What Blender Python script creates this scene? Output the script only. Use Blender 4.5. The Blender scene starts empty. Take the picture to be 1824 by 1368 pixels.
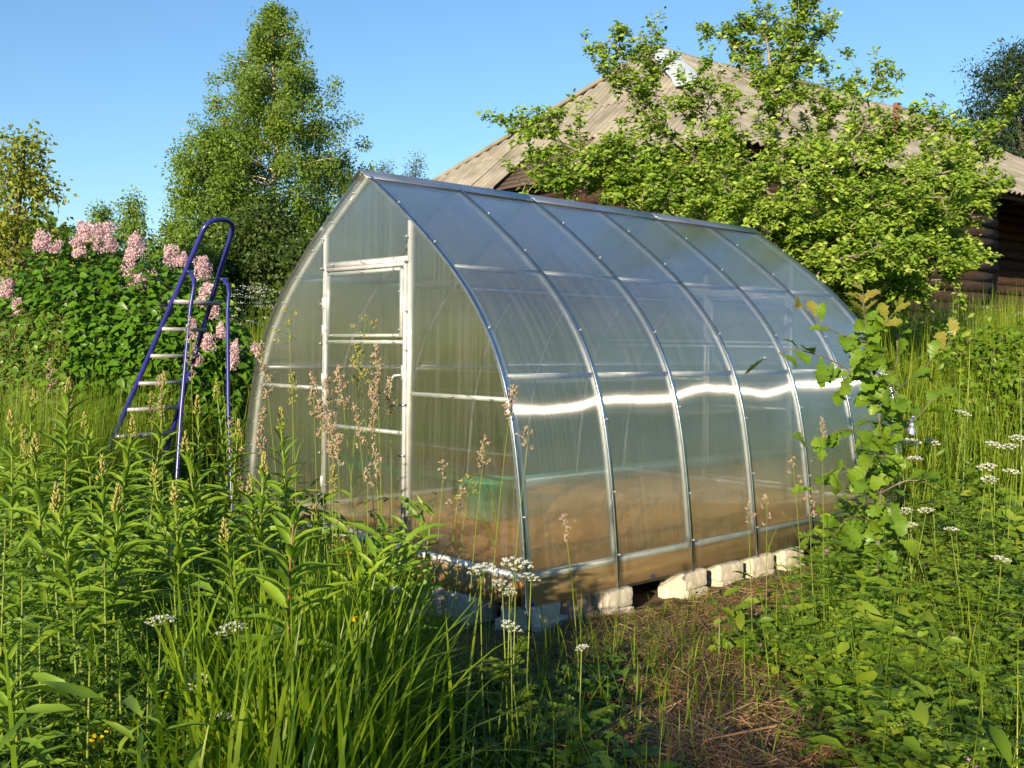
import bpy, math, random
import numpy as np
from mathutils import Matrix, Vector

# ------------------------------------------------------------------ camera, sky, sun, exposure
sc = bpy.context.scene
FPX, CX, HY, ROLL, CAMZ = 1859.0, 912.0, 618.4, 0.0095, 1.52
cam_data = bpy.data.cameras.new("camera")
cam_data.sensor_width = 36.0
cam_data.lens = 36.0 * FPX / 1824.0
cam_data.shift_y = -(684.0 - HY) / 1824.0
cam_data.clip_start, cam_data.clip_end = 0.05, 3000.0
cam = bpy.data.objects.new("camera", cam_data)
sc.collection.objects.link(cam)
cam.matrix_world = Matrix.Translation((0, 0, CAMZ)) @ Matrix.Rotation(math.radians(90), 4, 'X') @ Matrix.Rotation(ROLL, 4, 'Z')
sc.camera = cam

SUN_EL, SUN_AZ = math.radians(15.2), math.radians(201.0)      # azimuth clockwise from +Y (the view direction)
sun_dir = Vector((math.sin(SUN_AZ) * math.cos(SUN_EL), math.cos(SUN_AZ) * math.cos(SUN_EL), math.sin(SUN_EL)))
world = bpy.data.worlds.new("World")
sc.world = world
world.use_nodes = True
wn = world.node_tree.nodes
sky_node = wn.new("ShaderNodeTexSky")
sky_node.sky_type = 'NISHITA'
sky_node.sun_disc = False
sky_node.sun_elevation = SUN_EL
sky_node.sun_rotation = SUN_AZ
sky_node.air_density = 1.2
sky_node.dust_density = 0.0
sky_node.ozone_density = 5.0
world.node_tree.links.new(sky_node.outputs[0], wn["Background"].inputs[0])
wn["Background"].inputs[1].default_value = 0.10
sun_data = bpy.data.lights.new("sun", 'SUN')
sun_data.energy = 5.0
sun_data.angle = math.radians(0.5)
sun_data.color = (1.0, 0.83, 0.58)
sun = bpy.data.objects.new("sun", sun_data)
sc.collection.objects.link(sun)
sun.location = (-8, -20, 9)
sun.rotation_euler = sun_dir.to_track_quat('Z', 'Y').to_euler()
sc.view_settings.view_transform = 'Standard'
sc.view_settings.look = 'None'
sc.view_settings.exposure = 0.95
sc.view_settings.gamma = 1.0
sc.cycles.transparent_max_bounces = 32
sc.cycles.max_bounces = 10
sc.cycles.transmission_bounces = 8
sc.cycles.caustics_reflective = False
sc.cycles.caustics_refractive = False

# ------------------------------------------------------------------ helpers
rng = np.random.default_rng(7)
COL = sc.collection


def at(px, py, d):
    """the place whose picture position is (px, py) at d metres in front of the viewpoint"""
    x, y = px - CX, py - HY
    return np.array([d * (x + ROLL * y) / FPX, d, CAMZ - d * (y - ROLL * x) / FPX])


def smooth(a, b, x):
    t = np.clip((x - a) / (b - a), 0, 1)
    return t * t * (3 - 2 * t)


def gz(x, y):
    """height of the ground"""
    x, y = np.asarray(x, float), np.asarray(y, float)
    z = 1.05 * smooth(8.5, 17, y + 0.12 * x) + 0.9 * smooth(17, 60, y)
    z = z + 0.03 * np.sin(1.7 * x + 0.6) * np.cos(1.3 * y + 0.3) + 0.015 * np.sin(4.1 * x + 2.2 * y)
    return z


def unit(a):
    a = np.asarray(a, float)
    return a / np.maximum(np.linalg.norm(a, axis=-1, keepdims=True), 1e-9)


def make_mesh(name, V, Fs, mat=None, smooth_shade=False):
    """Fs: list of integer arrays (n, k)"""
    me = bpy.data.meshes.new(name)
    V = np.asarray(V, np.float32).reshape(-1, 3)
    Fs = [np.asarray(f, np.int32) for f in Fs if len(f)]
    nl = sum(f.size for f in Fs)
    nf = sum(len(f) for f in Fs)
    me.vertices.add(len(V))
    me.vertices.foreach_set("co", V.ravel())
    me.loops.add(nl)
    me.loops.foreach_set("vertex_index", np.concatenate([f.ravel() for f in Fs]))
    me.polygons.add(nf)
    tot = np.concatenate([np.full(len(f), f.shape[1], np.int32) for f in Fs])
    st = np.concatenate([[0], np.cumsum(tot)[:-1]]).astype(np.int32)
    me.polygons.foreach_set("loop_start", st)
    if smooth_shade:
        me.polygons.foreach_set("use_smooth", np.ones(nf, bool))
    me.update(calc_edges=True)
    if mat:
        me.materials.append(mat)
    return me


def link(name, me, parent=None, loc=(0, 0, 0)):
    o = bpy.data.objects.new(name, me)
    COL.objects.link(o)
    o.location = loc
    if parent is not None:
        o.parent = parent
    return o


class MB:
    def __init__(self):
        self.V, self.F, self.n = [], {}, 0

    def add(self, V, *Fs):
        V = np.asarray(V, float).reshape(-1, 3)
        self.V.append(V)
        for f in Fs:
            f = np.asarray(f, int)
            if len(f):
                self.F.setdefault(f.shape[1], []).append(f + self.n)
        self.n += len(V)
        return self

    def box(self, lo, hi):
        (a, b, c), (d, e, f) = lo, hi
        return self.add([(a, b, c), (d, b, c), (d, e, c), (a, e, c), (a, b, f), (d, b, f), (d, e, f), (a, e, f)],
                        [(0, 3, 2, 1), (4, 5, 6, 7), (0, 1, 5, 4), (1, 2, 6, 5), (2, 3, 7, 6), (3, 0, 4, 7)])

    def bar(self, p, q, w, h, up=(0, 0, 1)):
        p, q = np.asarray(p, float), np.asarray(q, float)
        d = unit(q - p)
        s = unit(np.cross(d, np.asarray(up, float)))
        t = np.cross(s, d)
        o = [(-1, -1), (1, -1), (1, 1), (-1, 1)]
        V = [p + s * a * w / 2 + t * b * h / 2 for a, b in o] + [q + s * a * w / 2 + t * b * h / 2 for a, b in o]
        return self.add(V, [(3, 2, 1, 0), (4, 5, 6, 7), (0, 1, 5, 4), (1, 2, 6, 5), (2, 3, 7, 6), (3, 0, 4, 7)])

    def tube(self, pts, rad, n=6):
        pts = np.asarray(pts, float)
        m = len(pts)
        rad = np.broadcast_to(np.asarray(rad, float), (m,))
        t = unit(np.gradient(pts, axis=0))
        ref = np.array([0.13, 0.21, 1.0]) if abs(t[:, 2]).mean() < 0.9 else np.array([1.0, 0.2, 0.1])
        s = unit(np.cross(t, ref))
        b = np.cross(t, s)
        a = np.arange(n) * 2 * math.pi / n
        V = pts[:, None] + rad[:, None, None] * (s[:, None] * np.cos(a)[None, :, None] + b[:, None] * np.sin(a)[None, :, None])
        i = np.arange(m - 1)[:, None] * n + np.arange(n)[None]
        j = np.arange(m - 1)[:, None] * n + (np.arange(n) + 1)[None] % n
        q = np.stack([i, j, j + n, i + n], -1).reshape(-1, 4)
        self.add(V.reshape(-1, 3), q, np.arange(n)[None, ::-1], (np.arange(n) + (m - 1) * n)[None])
        return self

    def sweep(self, pts, sec, side, closed=False):
        """rectangular section swept along pts; sec = list of (side, out) offsets; side = constant side vector"""
        pts = np.asarray(pts, float)
        m, n = len(pts), len(sec)
        t = unit(np.gradient(pts, axis=0))
        side = unit(side)
        out = unit(np.cross(t, side[None]))
        sec = np.asarray(sec, float)
        V = pts[:, None] + side[None, None] * sec[None, :, :1] + out[:, None] * sec[None, :, 1:]
        i = np.arange(m - 1)[:, None] * n + np.arange(n)[None]
        j = np.arange(m - 1)[:, None] * n + (np.arange(n) + 1)[None] % n
        q = np.stack([i, j, j + n, i + n], -1).reshape(-1, 4)
        return self.add(V.reshape(-1, 3), q, np.arange(n)[None, ::-1], (np.arange(n) + (m - 1) * n)[None])

    def scatter(self, T, F, P, X, Y, Z, s):
        """copies of a small template (vertices T, faces F) at P with axes X, Y, Z and size s"""
        T = np.asarray(T, float)
        k, n = len(T), len(P)
        if n == 0:
            return self
        s = np.broadcast_to(np.asarray(s, float), (n,))[:, None, None]
        V = P[:, None] + s * (X[:, None] * T[None, :, :1] + Y[:, None] * T[None, :, 1:2] + Z[:, None] * T[None, :, 2:])
        base = self.n
        self.V.append(V.reshape(-1, 3))
        for f in F:
            f = np.asarray(f, int)
            g = (f[None] + (np.arange(n) * k)[:, None, None] + base).reshape(-1, f.shape[1])
            self.F.setdefault(f.shape[1], []).append(g)
        self.n += n * k
        return self

    def mesh(self, name, mat, smooth_shade=False, origin=(0, 0, 0)):
        V = np.concatenate(self.V) - np.asarray(origin, float)
        return make_mesh(name, V, [np.concatenate(v) for v in self.F.values()], mat, smooth_shade)

    def build(self, name, mat, parent=None, smooth_shade=False, local=False):
        """coordinates are world ones unless local; the parent is an unrotated Empty then"""
        org = np.array(parent_origin(parent)) if (parent is not None and not local) else (0, 0, 0)
        return link(name, self.mesh(name, mat, smooth_shade, org), parent)


def parent_origin(o):
    v = Vector((0, 0, 0))
    while o is not None:
        v += o.location
        o = o.parent
    return tuple(v)


def tag(o, label, cat, group=None):
    o["label"], o["category"] = label, cat
    if group:
        o["group"] = group
    return o


def thing(name, label, cat, loc=(0, 0, 0), group=None, rz=0.0):
    o = bpy.data.objects.new(name, None)
    o.empty_display_size = 0.2
    COL.objects.link(o)
    o.location = [float(c) for c in loc]
    o.rotation_euler = (0, 0, rz)
    return tag(o, label, cat, group)


def stuff(o, label, cat):
    tag(o, label, cat)
    o["kind"] = "stuff"
    return o


ORD = ("first second third fourth fifth sixth seventh eighth ninth tenth eleventh twelfth thirteenth fourteenth fifteenth sixteenth "
       "seventeenth eighteenth nineteenth twentieth twenty-first twenty-second twenty-third twenty-fourth twenty-fifth twenty-sixth "
       "twenty-seventh twenty-eighth twenty-ninth thirtieth thirty-first thirty-second thirty-third thirty-fourth thirty-fifth thirty-sixth").split()

SUNB = np.array([-.30, -.75, .55])      # leaves turn to the light

# leaf templates: x along the leaf (0..1), y across, z up
def T_diamond(w, fold=0.12):
    return [(0, 0, 0), (.42, w / 2, fold), (1, 0, -.06), (.42, -w / 2, fold)], [[(0, 2, 1), (0, 3, 2)]]


def T_leaf(stations, fold=0.1, droop=0.15):
    """stations: (x, half width) between base and tip"""
    V = [(0, 0, 0)]
    for x, h in stations:
        z = -droop * x * x
        V += [(x, h, z + fold * h * 2), (x, 0, z), (x, -h, z + fold * h * 2)]
    V.append((1, 0, -droop))
    n = len(stations)
    tri = [(0, 2, 1), (0, 3, 2), (len(V) - 1, 3 * n - 2, 3 * n - 1), (len(V) - 1, 3 * n - 1, 3 * n)]
    quad = []
    for i in range(n - 1):
        a, b = 1 + 3 * i, 4 + 3 * i
        quad += [(a, a + 1, b + 1, b), (a + 1, a + 2, b + 2, b + 1)]
    return V, [tri] + ([quad] if quad else [])


def frames(D, N):
    X = unit(D)
    Z = unit(N - (N * X).sum(-1, keepdims=True) * X)
    return X, np.cross(Z, X), Z


def sphere_dirs(n, r=rng):
    return unit(r.normal(size=(n, 3)))


# ------------------------------------------------------------------ materials
def new_mat(name):
    m = bpy.data.materials.new(name)
    m.use_nodes = True
    nt = m.node_tree
    nt.nodes.clear()
    out = nt.nodes.new("ShaderNodeOutputMaterial")
    return m, nt, out


def node(nt, kind, **kw):
    n = nt.nodes.new(kind)
    for k, v in kw.items():
        if k.startswith("i_"):
            key = k[2:].replace("_", " ")
            n.inputs[key].default_value = v
        else:
            setattr(n, k, v)
    return n


def ramp(nt, fac, stops):
    r = nt.nodes.new("ShaderNodeValToRGB")
    e = r.color_ramp.elements
    while len(e) < len(stops):
        e.new(0.5)
    for el, (p, c) in zip(e, stops):
        el.position = p
        el.color = (*c, 1)
    nt.links.new(fac, r.inputs[0])
    return r.outputs[0]


def surface(name, stops, scale=6.0, rough=0.6, metal=0.0, spec=0.4, bump=0.0, bump_scale=30.0, stretch=None, detail=6.0, coord="Object"):
    m, nt, out = new_mat(name)
    tc = node(nt, "ShaderNodeTexCoord")
    vec = tc.outputs[coord]
    if stretch:
        mp = node(nt, "ShaderNodeMapping")
        mp.inputs["Scale"].default_value = stretch
        nt.links.new(vec, mp.inputs[0])
        vec = mp.outputs[0]
    nz = node(nt, "ShaderNodeTexNoise", i_Scale=scale, i_Detail=detail, i_Roughness=0.62)
    nt.links.new(vec, nz.inputs["Vector"])
    p = node(nt, "ShaderNodeBsdfPrincipled", i_Roughness=rough, i_Metallic=metal)
    p.inputs["Specular IOR Level"].default_value = spec
    nt.links.new(ramp(nt, nz.outputs[0], stops), p.inputs["Base Color"])
    if bump:
        n2 = node(nt, "ShaderNodeTexNoise", i_Scale=bump_scale, i_Detail=5.0)
        nt.links.new(vec, n2.inputs["Vector"])
        b = node(nt, "ShaderNodeBump", i_Strength=bump, i_Distance=0.02)
        nt.links.new(n2.outputs[0], b.inputs["Height"])
        nt.links.new(b.outputs[0], p.inputs["Normal"])
    nt.links.new(p.outputs[0], out.inputs[0])
    return m


def leafy(name, stops, trans=0.4, rough=0.45, spec=0.35, tcol=(1.25, 1.3, 0.5), each=0.0):
    """leaf tissue: every leaf its own shade of the range, part of the light passes through"""
    m, nt, out = new_mat(name)
    g = node(nt, "ShaderNodeNewGeometry")
    tc = node(nt, "ShaderNodeTexCoord")
    nz = node(nt, "ShaderNodeTexNoise", i_Scale=2.2, i_Detail=2.0)
    nt.links.new(tc.outputs["Object"], nz.inputs["Vector"])
    mx = node(nt, "ShaderNodeMath", operation='MULTIPLY_ADD')
    nt.links.new(g.outputs["Random Per Island"], mx.inputs[0])
    mx.inputs[1].default_value = 0.6
    m2 = node(nt, "ShaderNodeMath", operation='MULTIPLY_ADD')
    nt.links.new(nz.outputs[0], m2.inputs[0])
    m2.inputs[1].default_value = 0.9
    oi = node(nt, "ShaderNodeObjectInfo")
    m3 = node(nt, "ShaderNodeMath", operation='MULTIPLY_ADD')
    nt.links.new(oi.outputs["Random"], m3.inputs[0])
    m3.inputs[1].default_value = each                   # leaves that are objects of their own differ too
    m3.inputs[2].default_value = -0.25 - each / 2
    nt.links.new(m3.outputs[0], m2.inputs[2])
    nt.links.new(m2.outputs[0], mx.inputs[2])
    c = ramp(nt, mx.outputs[0], stops)
    p = node(nt, "ShaderNodeBsdfPrincipled", i_Roughness=rough)
    p.inputs["Specular IOR Level"].default_value = spec
    nt.links.new(c, p.inputs["Base Color"])
    t = node(nt, "ShaderNodeBsdfTranslucent")
    mul = node(nt, "ShaderNodeMix", data_type='RGBA', blend_type='MULTIPLY')
    mul.inputs[0].default_value = 1.0
    nt.links.new(c, mul.inputs[6])
    mul.inputs[7].default_value = (*tcol, 1)
    nt.links.new(mul.outputs[2], t.inputs[0])
    mix = node(nt, "ShaderNodeMixShader")
    mix.inputs[0].default_value = trans
    nt.links.new(p.outputs[0], mix.inputs[1])
    nt.links.new(t.outputs[0], mix.inputs[2])
    nt.links.new(mix.outputs[0], out.inputs[0])
    return m


def polycarbonate(name, axis, web=.12, smear=.78, milk=.13, gloss=.09):
    """twin-wall sheet: flutes run up the sheet and smear what lies behind it along the given local axis; milky, glossy"""
    m, nt, out = new_mat(name)
    L = nt.links.new
    tc = node(nt, "ShaderNodeTexCoord")
    geo = node(nt, "ShaderNodeNewGeometry")
    ax = node(nt, "ShaderNodeVectorTransform", vector_type='VECTOR', convert_from='OBJECT', convert_to='WORLD')
    ax.inputs[0].default_value = axis
    dot = node(nt, "ShaderNodeVectorMath", operation='DOT_PRODUCT')
    L(tc.outputs["Object"], dot.inputs[0])
    dot.inputs[1].default_value = axis
    # flute coordinate
    fl = node(nt, "ShaderNodeMath", operation='MULTIPLY')
    L(dot.outputs["Value"], fl.inputs[0])
    fl.inputs[1].default_value = 2 * math.pi / 0.0105
    sn = node(nt, "ShaderNodeMath", operation='SINE')
    L(fl.outputs[0], sn.inputs[0])
    wob = node(nt, "ShaderNodeTexNoise", i_Scale=2.3, i_Detail=2.0)       # sheets are never quite flat
    L(tc.outputs["Object"], wob.inputs["Vector"])
    ws = node(nt, "ShaderNodeVectorMath", operation='SUBTRACT')
    L(wob.outputs["Color"], ws.inputs[0])
    ws.inputs[1].default_value = (.5, .5, .5)
    wsc = node(nt, "ShaderNodeVectorMath", operation='SCALE')
    L(ws.outputs[0], wsc.inputs[0])
    wsc.inputs["Scale"].default_value = 0.07
    na = node(nt, "ShaderNodeMath", operation='MULTIPLY')
    L(sn.outputs[0], na.inputs[0])
    na.inputs[1].default_value = 0.10
    nv = node(nt, "ShaderNodeVectorMath", operation='SCALE')
    L(ax.outputs[0], nv.inputs[0])
    L(na.outputs[0], nv.inputs["Scale"])
    add = node(nt, "ShaderNodeVectorMath", operation='ADD')
    L(geo.outputs["Normal"], add.inputs[0])
    L(nv.outputs[0], add.inputs[1])
    add2 = node(nt, "ShaderNodeVectorMath", operation='ADD')
    L(add.outputs[0], add2.inputs[0])
    L(wsc.outputs[0], add2.inputs[1])
    nrm = node(nt, "ShaderNodeVectorMath", operation='NORMALIZE')
    L(add2.outputs[0], nrm.inputs[0])
    gl = node(nt, "ShaderNodeBsdfAnisotropic", distribution='GGX', i_Roughness=0.13)
    gl.inputs["Color"].default_value = (.95, .97, 1, 1)
    L(nrm.outputs[0], gl.inputs["Normal"])
    # transmission: part straight, part smeared along the axis by the flutes
    tr = node(nt, "ShaderNodeBsdfTransparent")
    tr.inputs[0].default_value = (.93, .95, .93, 1)
    po = node(nt, "ShaderNodeBsdfRayPortal")
    po.inputs["Color"].default_value = (.9, .93, .9, 1)
    wn_ = node(nt, "ShaderNodeTexWhiteNoise", noise_dimensions='3D')
    big = node(nt, "ShaderNodeVectorMath", operation='SCALE')
    L(tc.outputs["Object"], big.inputs[0])
    big.inputs["Scale"].default_value = 917.0
    L(big.outputs[0], wn_.inputs["Vector"])
    w0 = node(nt, "ShaderNodeMath", operation='SUBTRACT')
    L(wn_.outputs["Value"], w0.inputs[0])
    w0.inputs[1].default_value = 0.5
    w1 = node(nt, "ShaderNodeMath", operation='MULTIPLY')
    L(w0.outputs[0], w1.inputs[0])
    w1.inputs[1].default_value = 1.5
    sp = node(nt, "ShaderNodeVectorMath", operation='SCALE')
    L(ax.outputs[0], sp.inputs[0])
    L(w1.outputs[0], sp.inputs["Scale"])
    dr = node(nt, "ShaderNodeVectorMath", operation='SUBTRACT')
    L(sp.outputs[0], dr.inputs[0])
    L(geo.outputs["Incoming"], dr.inputs[1])
    dn = node(nt, "ShaderNodeVectorMath", operation='NORMALIZE')
    L(dr.outputs[0], dn.inputs[0])
    L(dn.outputs[0], po.inputs["Direction"])
    mt = node(nt, "ShaderNodeMixShader")
    mt.inputs[0].default_value = smear
    L(tr.outputs[0], mt.inputs[1])
    L(po.outputs[0], mt.inputs[2])
    # milkiness with streaks of dried rain along the flutes
    st = node(nt, "ShaderNodeMapping")
    st.inputs["Scale"].default_value = tuple(62.0 if a else 1.1 for a in axis)
    L(tc.outputs["Object"], st.inputs[0])
    sz = node(nt, "ShaderNodeTexNoise", i_Scale=1.0, i_Detail=4.0)
    L(st.outputs[0], sz.inputs["Vector"])
    hz = node(nt, "ShaderNodeMapRange")
    L(sz.outputs[0], hz.inputs[0])
    hz.inputs[1].default_value, hz.inputs[2].default_value = 0.44, 0.66
    hz.inputs[3].default_value, hz.inputs[4].default_value = 0.25 * milk, milk
    df = node(nt, "ShaderNodeBsdfDiffuse")
    df.inputs[0].default_value = (.82, .85, .84, 1)
    tl = node(nt, "ShaderNodeBsdfTranslucent")
    tl.inputs[0].default_value = (.85, .86, .82, 1)
    dt = node(nt, "ShaderNodeMixShader")
    dt.inputs[0].default_value = 0.55
    L(df.outputs[0], dt.inputs[1])
    L(tl.outputs[0], dt.inputs[2])
    mh = node(nt, "ShaderNodeMixShader")
    L(hz.outputs[0], mh.inputs[0])
    L(mt.outputs[0], mh.inputs[1])
    L(dt.outputs[0], mh.inputs[2])
    lw = node(nt, "ShaderNodeLayerWeight", i_Blend=0.5)
    pw = node(nt, "ShaderNodeMath", operation='POWER')
    L(lw.outputs["Facing"], pw.inputs[0])
    pw.inputs[1].default_value = 2.2
    fr = node(nt, "ShaderNodeMath", operation='MULTIPLY_ADD')
    L(pw.outputs[0], fr.inputs[0])
    fr.inputs[1].default_value = 0.80
    fr.inputs[2].default_value = gloss
    mf = node(nt, "ShaderNodeMixShader")
    L(fr.outputs[0], mf.inputs[0])
    L(mh.outputs[0], mf.inputs[1])
    L(gl.outputs[0], mf.inputs[2])
    # the webs between the two walls throw light sideways: a second, very wide lobe along the axis
    wa = node(nt, "ShaderNodeMath", operation='MULTIPLY')
    L(sn.outputs[0], wa.inputs[0])
    wa.inputs[1].default_value = 1.3
    wv = node(nt, "ShaderNodeVectorMath", operation='SCALE')
    L(ax.outputs[0], wv.inputs[0])
    L(wa.outputs[0], wv.inputs["Scale"])
    wadd = node(nt, "ShaderNodeVectorMath", operation='ADD')
    L(geo.outputs["Normal"], wadd.inputs[0])
    L(wv.outputs[0], wadd.inputs[1])
    wad2 = node(nt, "ShaderNodeVectorMath", operation='ADD')
    L(wadd.outputs[0], wad2.inputs[0])
    wsm = node(nt, "ShaderNodeVectorMath", operation='SCALE')
    L(ws.outputs[0], wsm.inputs[0])
    wsm.inputs["Scale"].default_value = 0.05
    L(wsm.outputs[0], wad2.inputs[1])
    wnm = node(nt, "ShaderNodeVectorMath", operation='NORMALIZE')
    L(wad2.outputs[0], wnm.inputs[0])
    g2 = node(nt, "ShaderNodeBsdfAnisotropic", distribution='GGX', i_Roughness=0.165, i_Anisotropy=-0.87)
    L(wnm.outputs[0], g2.inputs["Normal"])
    L(ax.outputs[0], g2.inputs["Tangent"])
    mw = node(nt, "ShaderNodeMixShader")
    mw.inputs[0].default_value = web
    L(mf.outputs[0], mw.inputs[1])
    L(g2.outputs[0], mw.inputs[2])
    L(mw.outputs[0], out.inputs[0])
    return m


M = {}
M['ground'] = surface('ground', [(.3, (.05, .045, .02)), (.5, (.10, .075, .035)), (.7, (.16, .11, .06))], 3.0, .95, bump=.5, bump_scale=18)
M['soil'] = surface('soil', [(.3, (.40, .20, .06)), (.55, (.56, .31, .11)), (.75, (.62, .39, .17))], 3.5, .95, bump=.6, bump_scale=14)
M['zinc'] = surface('zinc', [(.35, (.52, .53, .53)), (.65, (.74, .74, .72))], 9, .42, metal=.35, spec=.5)  # frame metal, bright copy for the directly lit front
M['strap'] = surface('strap', [(.35, (.36, .39, .43)), (.65, (.52, .55, .58))], 12, .24, metal=1.0)
M['galvanized'] = surface('galvanized', [(.35, (.36, .38, .40)), (.65, (.52, .53, .54))], 9, .4, metal=.75)  # darker copy of the frame metal, dimmer light put into its colour
M['cap'] = surface('cap', [(.35, (.40, .44, .48)), (.65, (.54, .58, .62))], 4, .36, metal=.9)
M['timber'] = surface('timber', [(.3, (.22, .13, .045)), (.55, (.35, .22, .085)), (.75, (.42, .28, .12))], 3, .6, stretch=(1, 14, 14), bump=.15)
M['limestone'] = surface('limestone', [(.3, (.44, .39, .30)), (.6, (.60, .55, .45)), (.8, (.66, .62, .54))], 9, .9, bump=.35, bump_scale=26)
M['boulder'] = surface('boulder', [(.3, (.20, .12, .08)), (.6, (.32, .20, .14)), (.8, (.38, .26, .2))], 5, .85, bump=.4, bump_scale=20)
M['blue_paint'] = surface('blue_paint', [(.3, (.016, .018, .15)), (.7, (.028, .028, .21))], 5, .28, spec=.6)
M['step_metal'] = surface('step_metal', [(.3, (.34, .33, .33)), (.7, (.50, .49, .48))], 20, .45, metal=.5, stretch=(1, 1, 8))
M['slate'] = surface('slate', [(.25, (.13, .118, .095)), (.5, (.22, .20, .165)), (.75, (.31, .285, .24))], 1.6, .95, bump=.25, bump_scale=24)
def slate(name, axis):
    m = surface(name, [(.25, (.13, .118, .095)), (.5, (.235, .215, .18)), (.75, (.34, .315, .265))], 1.6, .95, bump=.25, bump_scale=24)
    nt = m.node_tree
    p = next(n for n in nt.nodes if n.type == 'BSDF_PRINCIPLED')
    src = p.inputs["Base Color"].links[0].from_socket
    tc = next(n for n in nt.nodes if n.type == 'TEX_COORD')
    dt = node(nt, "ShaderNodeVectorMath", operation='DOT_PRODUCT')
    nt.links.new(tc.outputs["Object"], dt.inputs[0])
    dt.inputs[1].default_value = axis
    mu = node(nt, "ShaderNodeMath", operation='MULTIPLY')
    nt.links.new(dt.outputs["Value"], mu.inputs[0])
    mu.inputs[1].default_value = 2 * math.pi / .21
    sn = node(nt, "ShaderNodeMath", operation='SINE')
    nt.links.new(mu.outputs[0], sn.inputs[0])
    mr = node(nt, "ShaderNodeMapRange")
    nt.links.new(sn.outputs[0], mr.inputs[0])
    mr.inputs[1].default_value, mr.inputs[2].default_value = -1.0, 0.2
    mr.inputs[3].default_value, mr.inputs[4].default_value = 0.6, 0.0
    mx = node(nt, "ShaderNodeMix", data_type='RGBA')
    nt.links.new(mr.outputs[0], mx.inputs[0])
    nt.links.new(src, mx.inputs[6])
    mx.inputs[7].default_value = (.085, .075, .055, 1)          # darker brown in the valleys
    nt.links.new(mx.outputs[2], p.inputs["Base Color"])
    return m


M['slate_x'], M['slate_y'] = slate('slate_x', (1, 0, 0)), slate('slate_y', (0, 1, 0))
M['apple_bark'] = surface('apple_bark', [(.3, (.10, .085, .065)), (.6, (.24, .215, .175)), (.8, (.42, .40, .35))], 9, .9, bump=.4)
M['log'] = surface('log', [(.25, (.016, .009, .006)), (.5, (.046, .022, .014)), (.75, (.085, .052, .035))], 2.2, .85, stretch=(1, 9, 9), bump=.4, bump_scale=14)
M['log_end'] = surface('log_end', [(.3, (.14, .085, .05)), (.7, (.30, .20, .13))], 12, .9)
M['plank'] = surface('plank', [(.3, (.06, .04, .026)), (.7, (.16, .11, .075))], 3, .9, stretch=(1, 8, 8))
M['white_metal'] = surface('white_metal', [(.3, (.52, .58, .60)), (.7, (.66, .71, .72))], 2.5, .45, metal=.2)
M['rust'] = surface('rust', [(.3, (.14, .045, .03)), (.7, (.26, .10, .06))], 8, .8)
M['green_plastic'] = surface('green_plastic', [(.3, (.02, .40, .20)), (.7, (.03, .50, .27))], 3, .35)
M['pale_blue'] = surface('pale_blue', [(.3, (.35, .52, .75)), (.7, (.50, .65, .82))], 3, .35)
M['blue_tag'] = surface('blue_tag', [(.3, (.015, .03, .28)), (.7, (.02, .04, .33))], 3, .4)
M['lavender'] = surface('lavender', [(.3, (.20, .22, .50)), (.7, (.28, .30, .58))], 4, .45)
M['bark'] = surface('bark', [(.3, (.07, .055, .04)), (.6, (.16, .135, .10)), (.8, (.30, .28, .23))], 7, .9, bump=.4)
M['birch_bark'] = surface('birch_bark', [(.38, (.06, .05, .04)), (.5, (.5, .42, .32)), (.7, (.66, .58, .46))], 3.5, .8, stretch=(1, 1, 3))
M['poly_side'] = polycarbonate('poly_side', (1, 0, 0))
M['poly_front'] = polycarbonate('poly_front', (0, 1, 0), .035, .72, .10, .06)

M['birch'] = leafy('birch', [(0, (0.058, 0.110, 0.014)), (.5, (0.130, 0.219, 0.025)), (1, (0.274, 0.365, 0.043))])
M['shrub_dark'] = leafy('shrub_dark', [(0, (0.023, 0.052, 0.010)), (.5, (0.055, 0.100, 0.017)), (1, (0.117, 0.169, 0.026))])
M['pear'] = leafy('pear', [(0, (0.088, 0.131, 0.014)), (.5, (0.215, 0.260, 0.026)), (1, (0.390, 0.374, 0.054))])
M['far_green'] = leafy('far_green', [(0, (.045, .075, .035)), (.5, (.080, .120, .055)), (1, (.140, .175, .085))])
M['willow'] = leafy('willow', [(0, (0.013, 0.031, 0.014)), (.5, (0.031, 0.062, 0.024)), (1, (0.078, 0.124, 0.034))])
M['apple'] = leafy('apple', [(0, (0.065, 0.131, 0.013)), (.35, (0.155, 0.268, 0.023)), (.65, (0.296, 0.413, 0.053)), (1, (0.555, 0.632, 0.189))], rough=.5)
M['lilac'] = leafy('lilac', [(0, (0.034, 0.092, 0.008)), (.5, (0.076, 0.185, 0.013)), (1, (0.161, 0.293, 0.022))], trans=.3, rough=.38)
M['lilac_bloom'] = leafy('lilac_bloom', [(0, (.52, .31, .37)), (.5, (.73, .53, .58)), (1, (.84, .73, .75))], trans=.35, rough=.7, tcol=(1, 1, 1))
M['oak'] = leafy('oak', [(0, (0.074, 0.164, 0.013)), (.5, (0.143, 0.252, 0.022)), (1, (0.226, 0.328, 0.032))], trans=.42, rough=.4, each=0.5)
M['oak_young'] = leafy('oak_young', [(0, (.20, .23, .035)), (.5, (.29, .28, .05)), (1, (.35, .28, .075))], trans=.45, rough=.4, each=0.5)
M['fireweed'] = leafy('fireweed', [(0, (0.086, 0.173, 0.016)), (.5, (0.162, 0.273, 0.025)), (1, (0.285, 0.391, 0.035))], trans=.33, rough=.4, each=0.5)
M['stem'] = leafy('stem', [(0, (0.112, 0.182, 0.024)), (.5, (0.182, 0.247, 0.036)), (1, (0.280, 0.260, 0.060))], trans=.15)
M['red_stem'] = leafy('red_stem', [(0, (.16, .12, .04)), (.5, (.22, .13, .05)), (1, (.26, .12, .06))], trans=.1)
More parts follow.
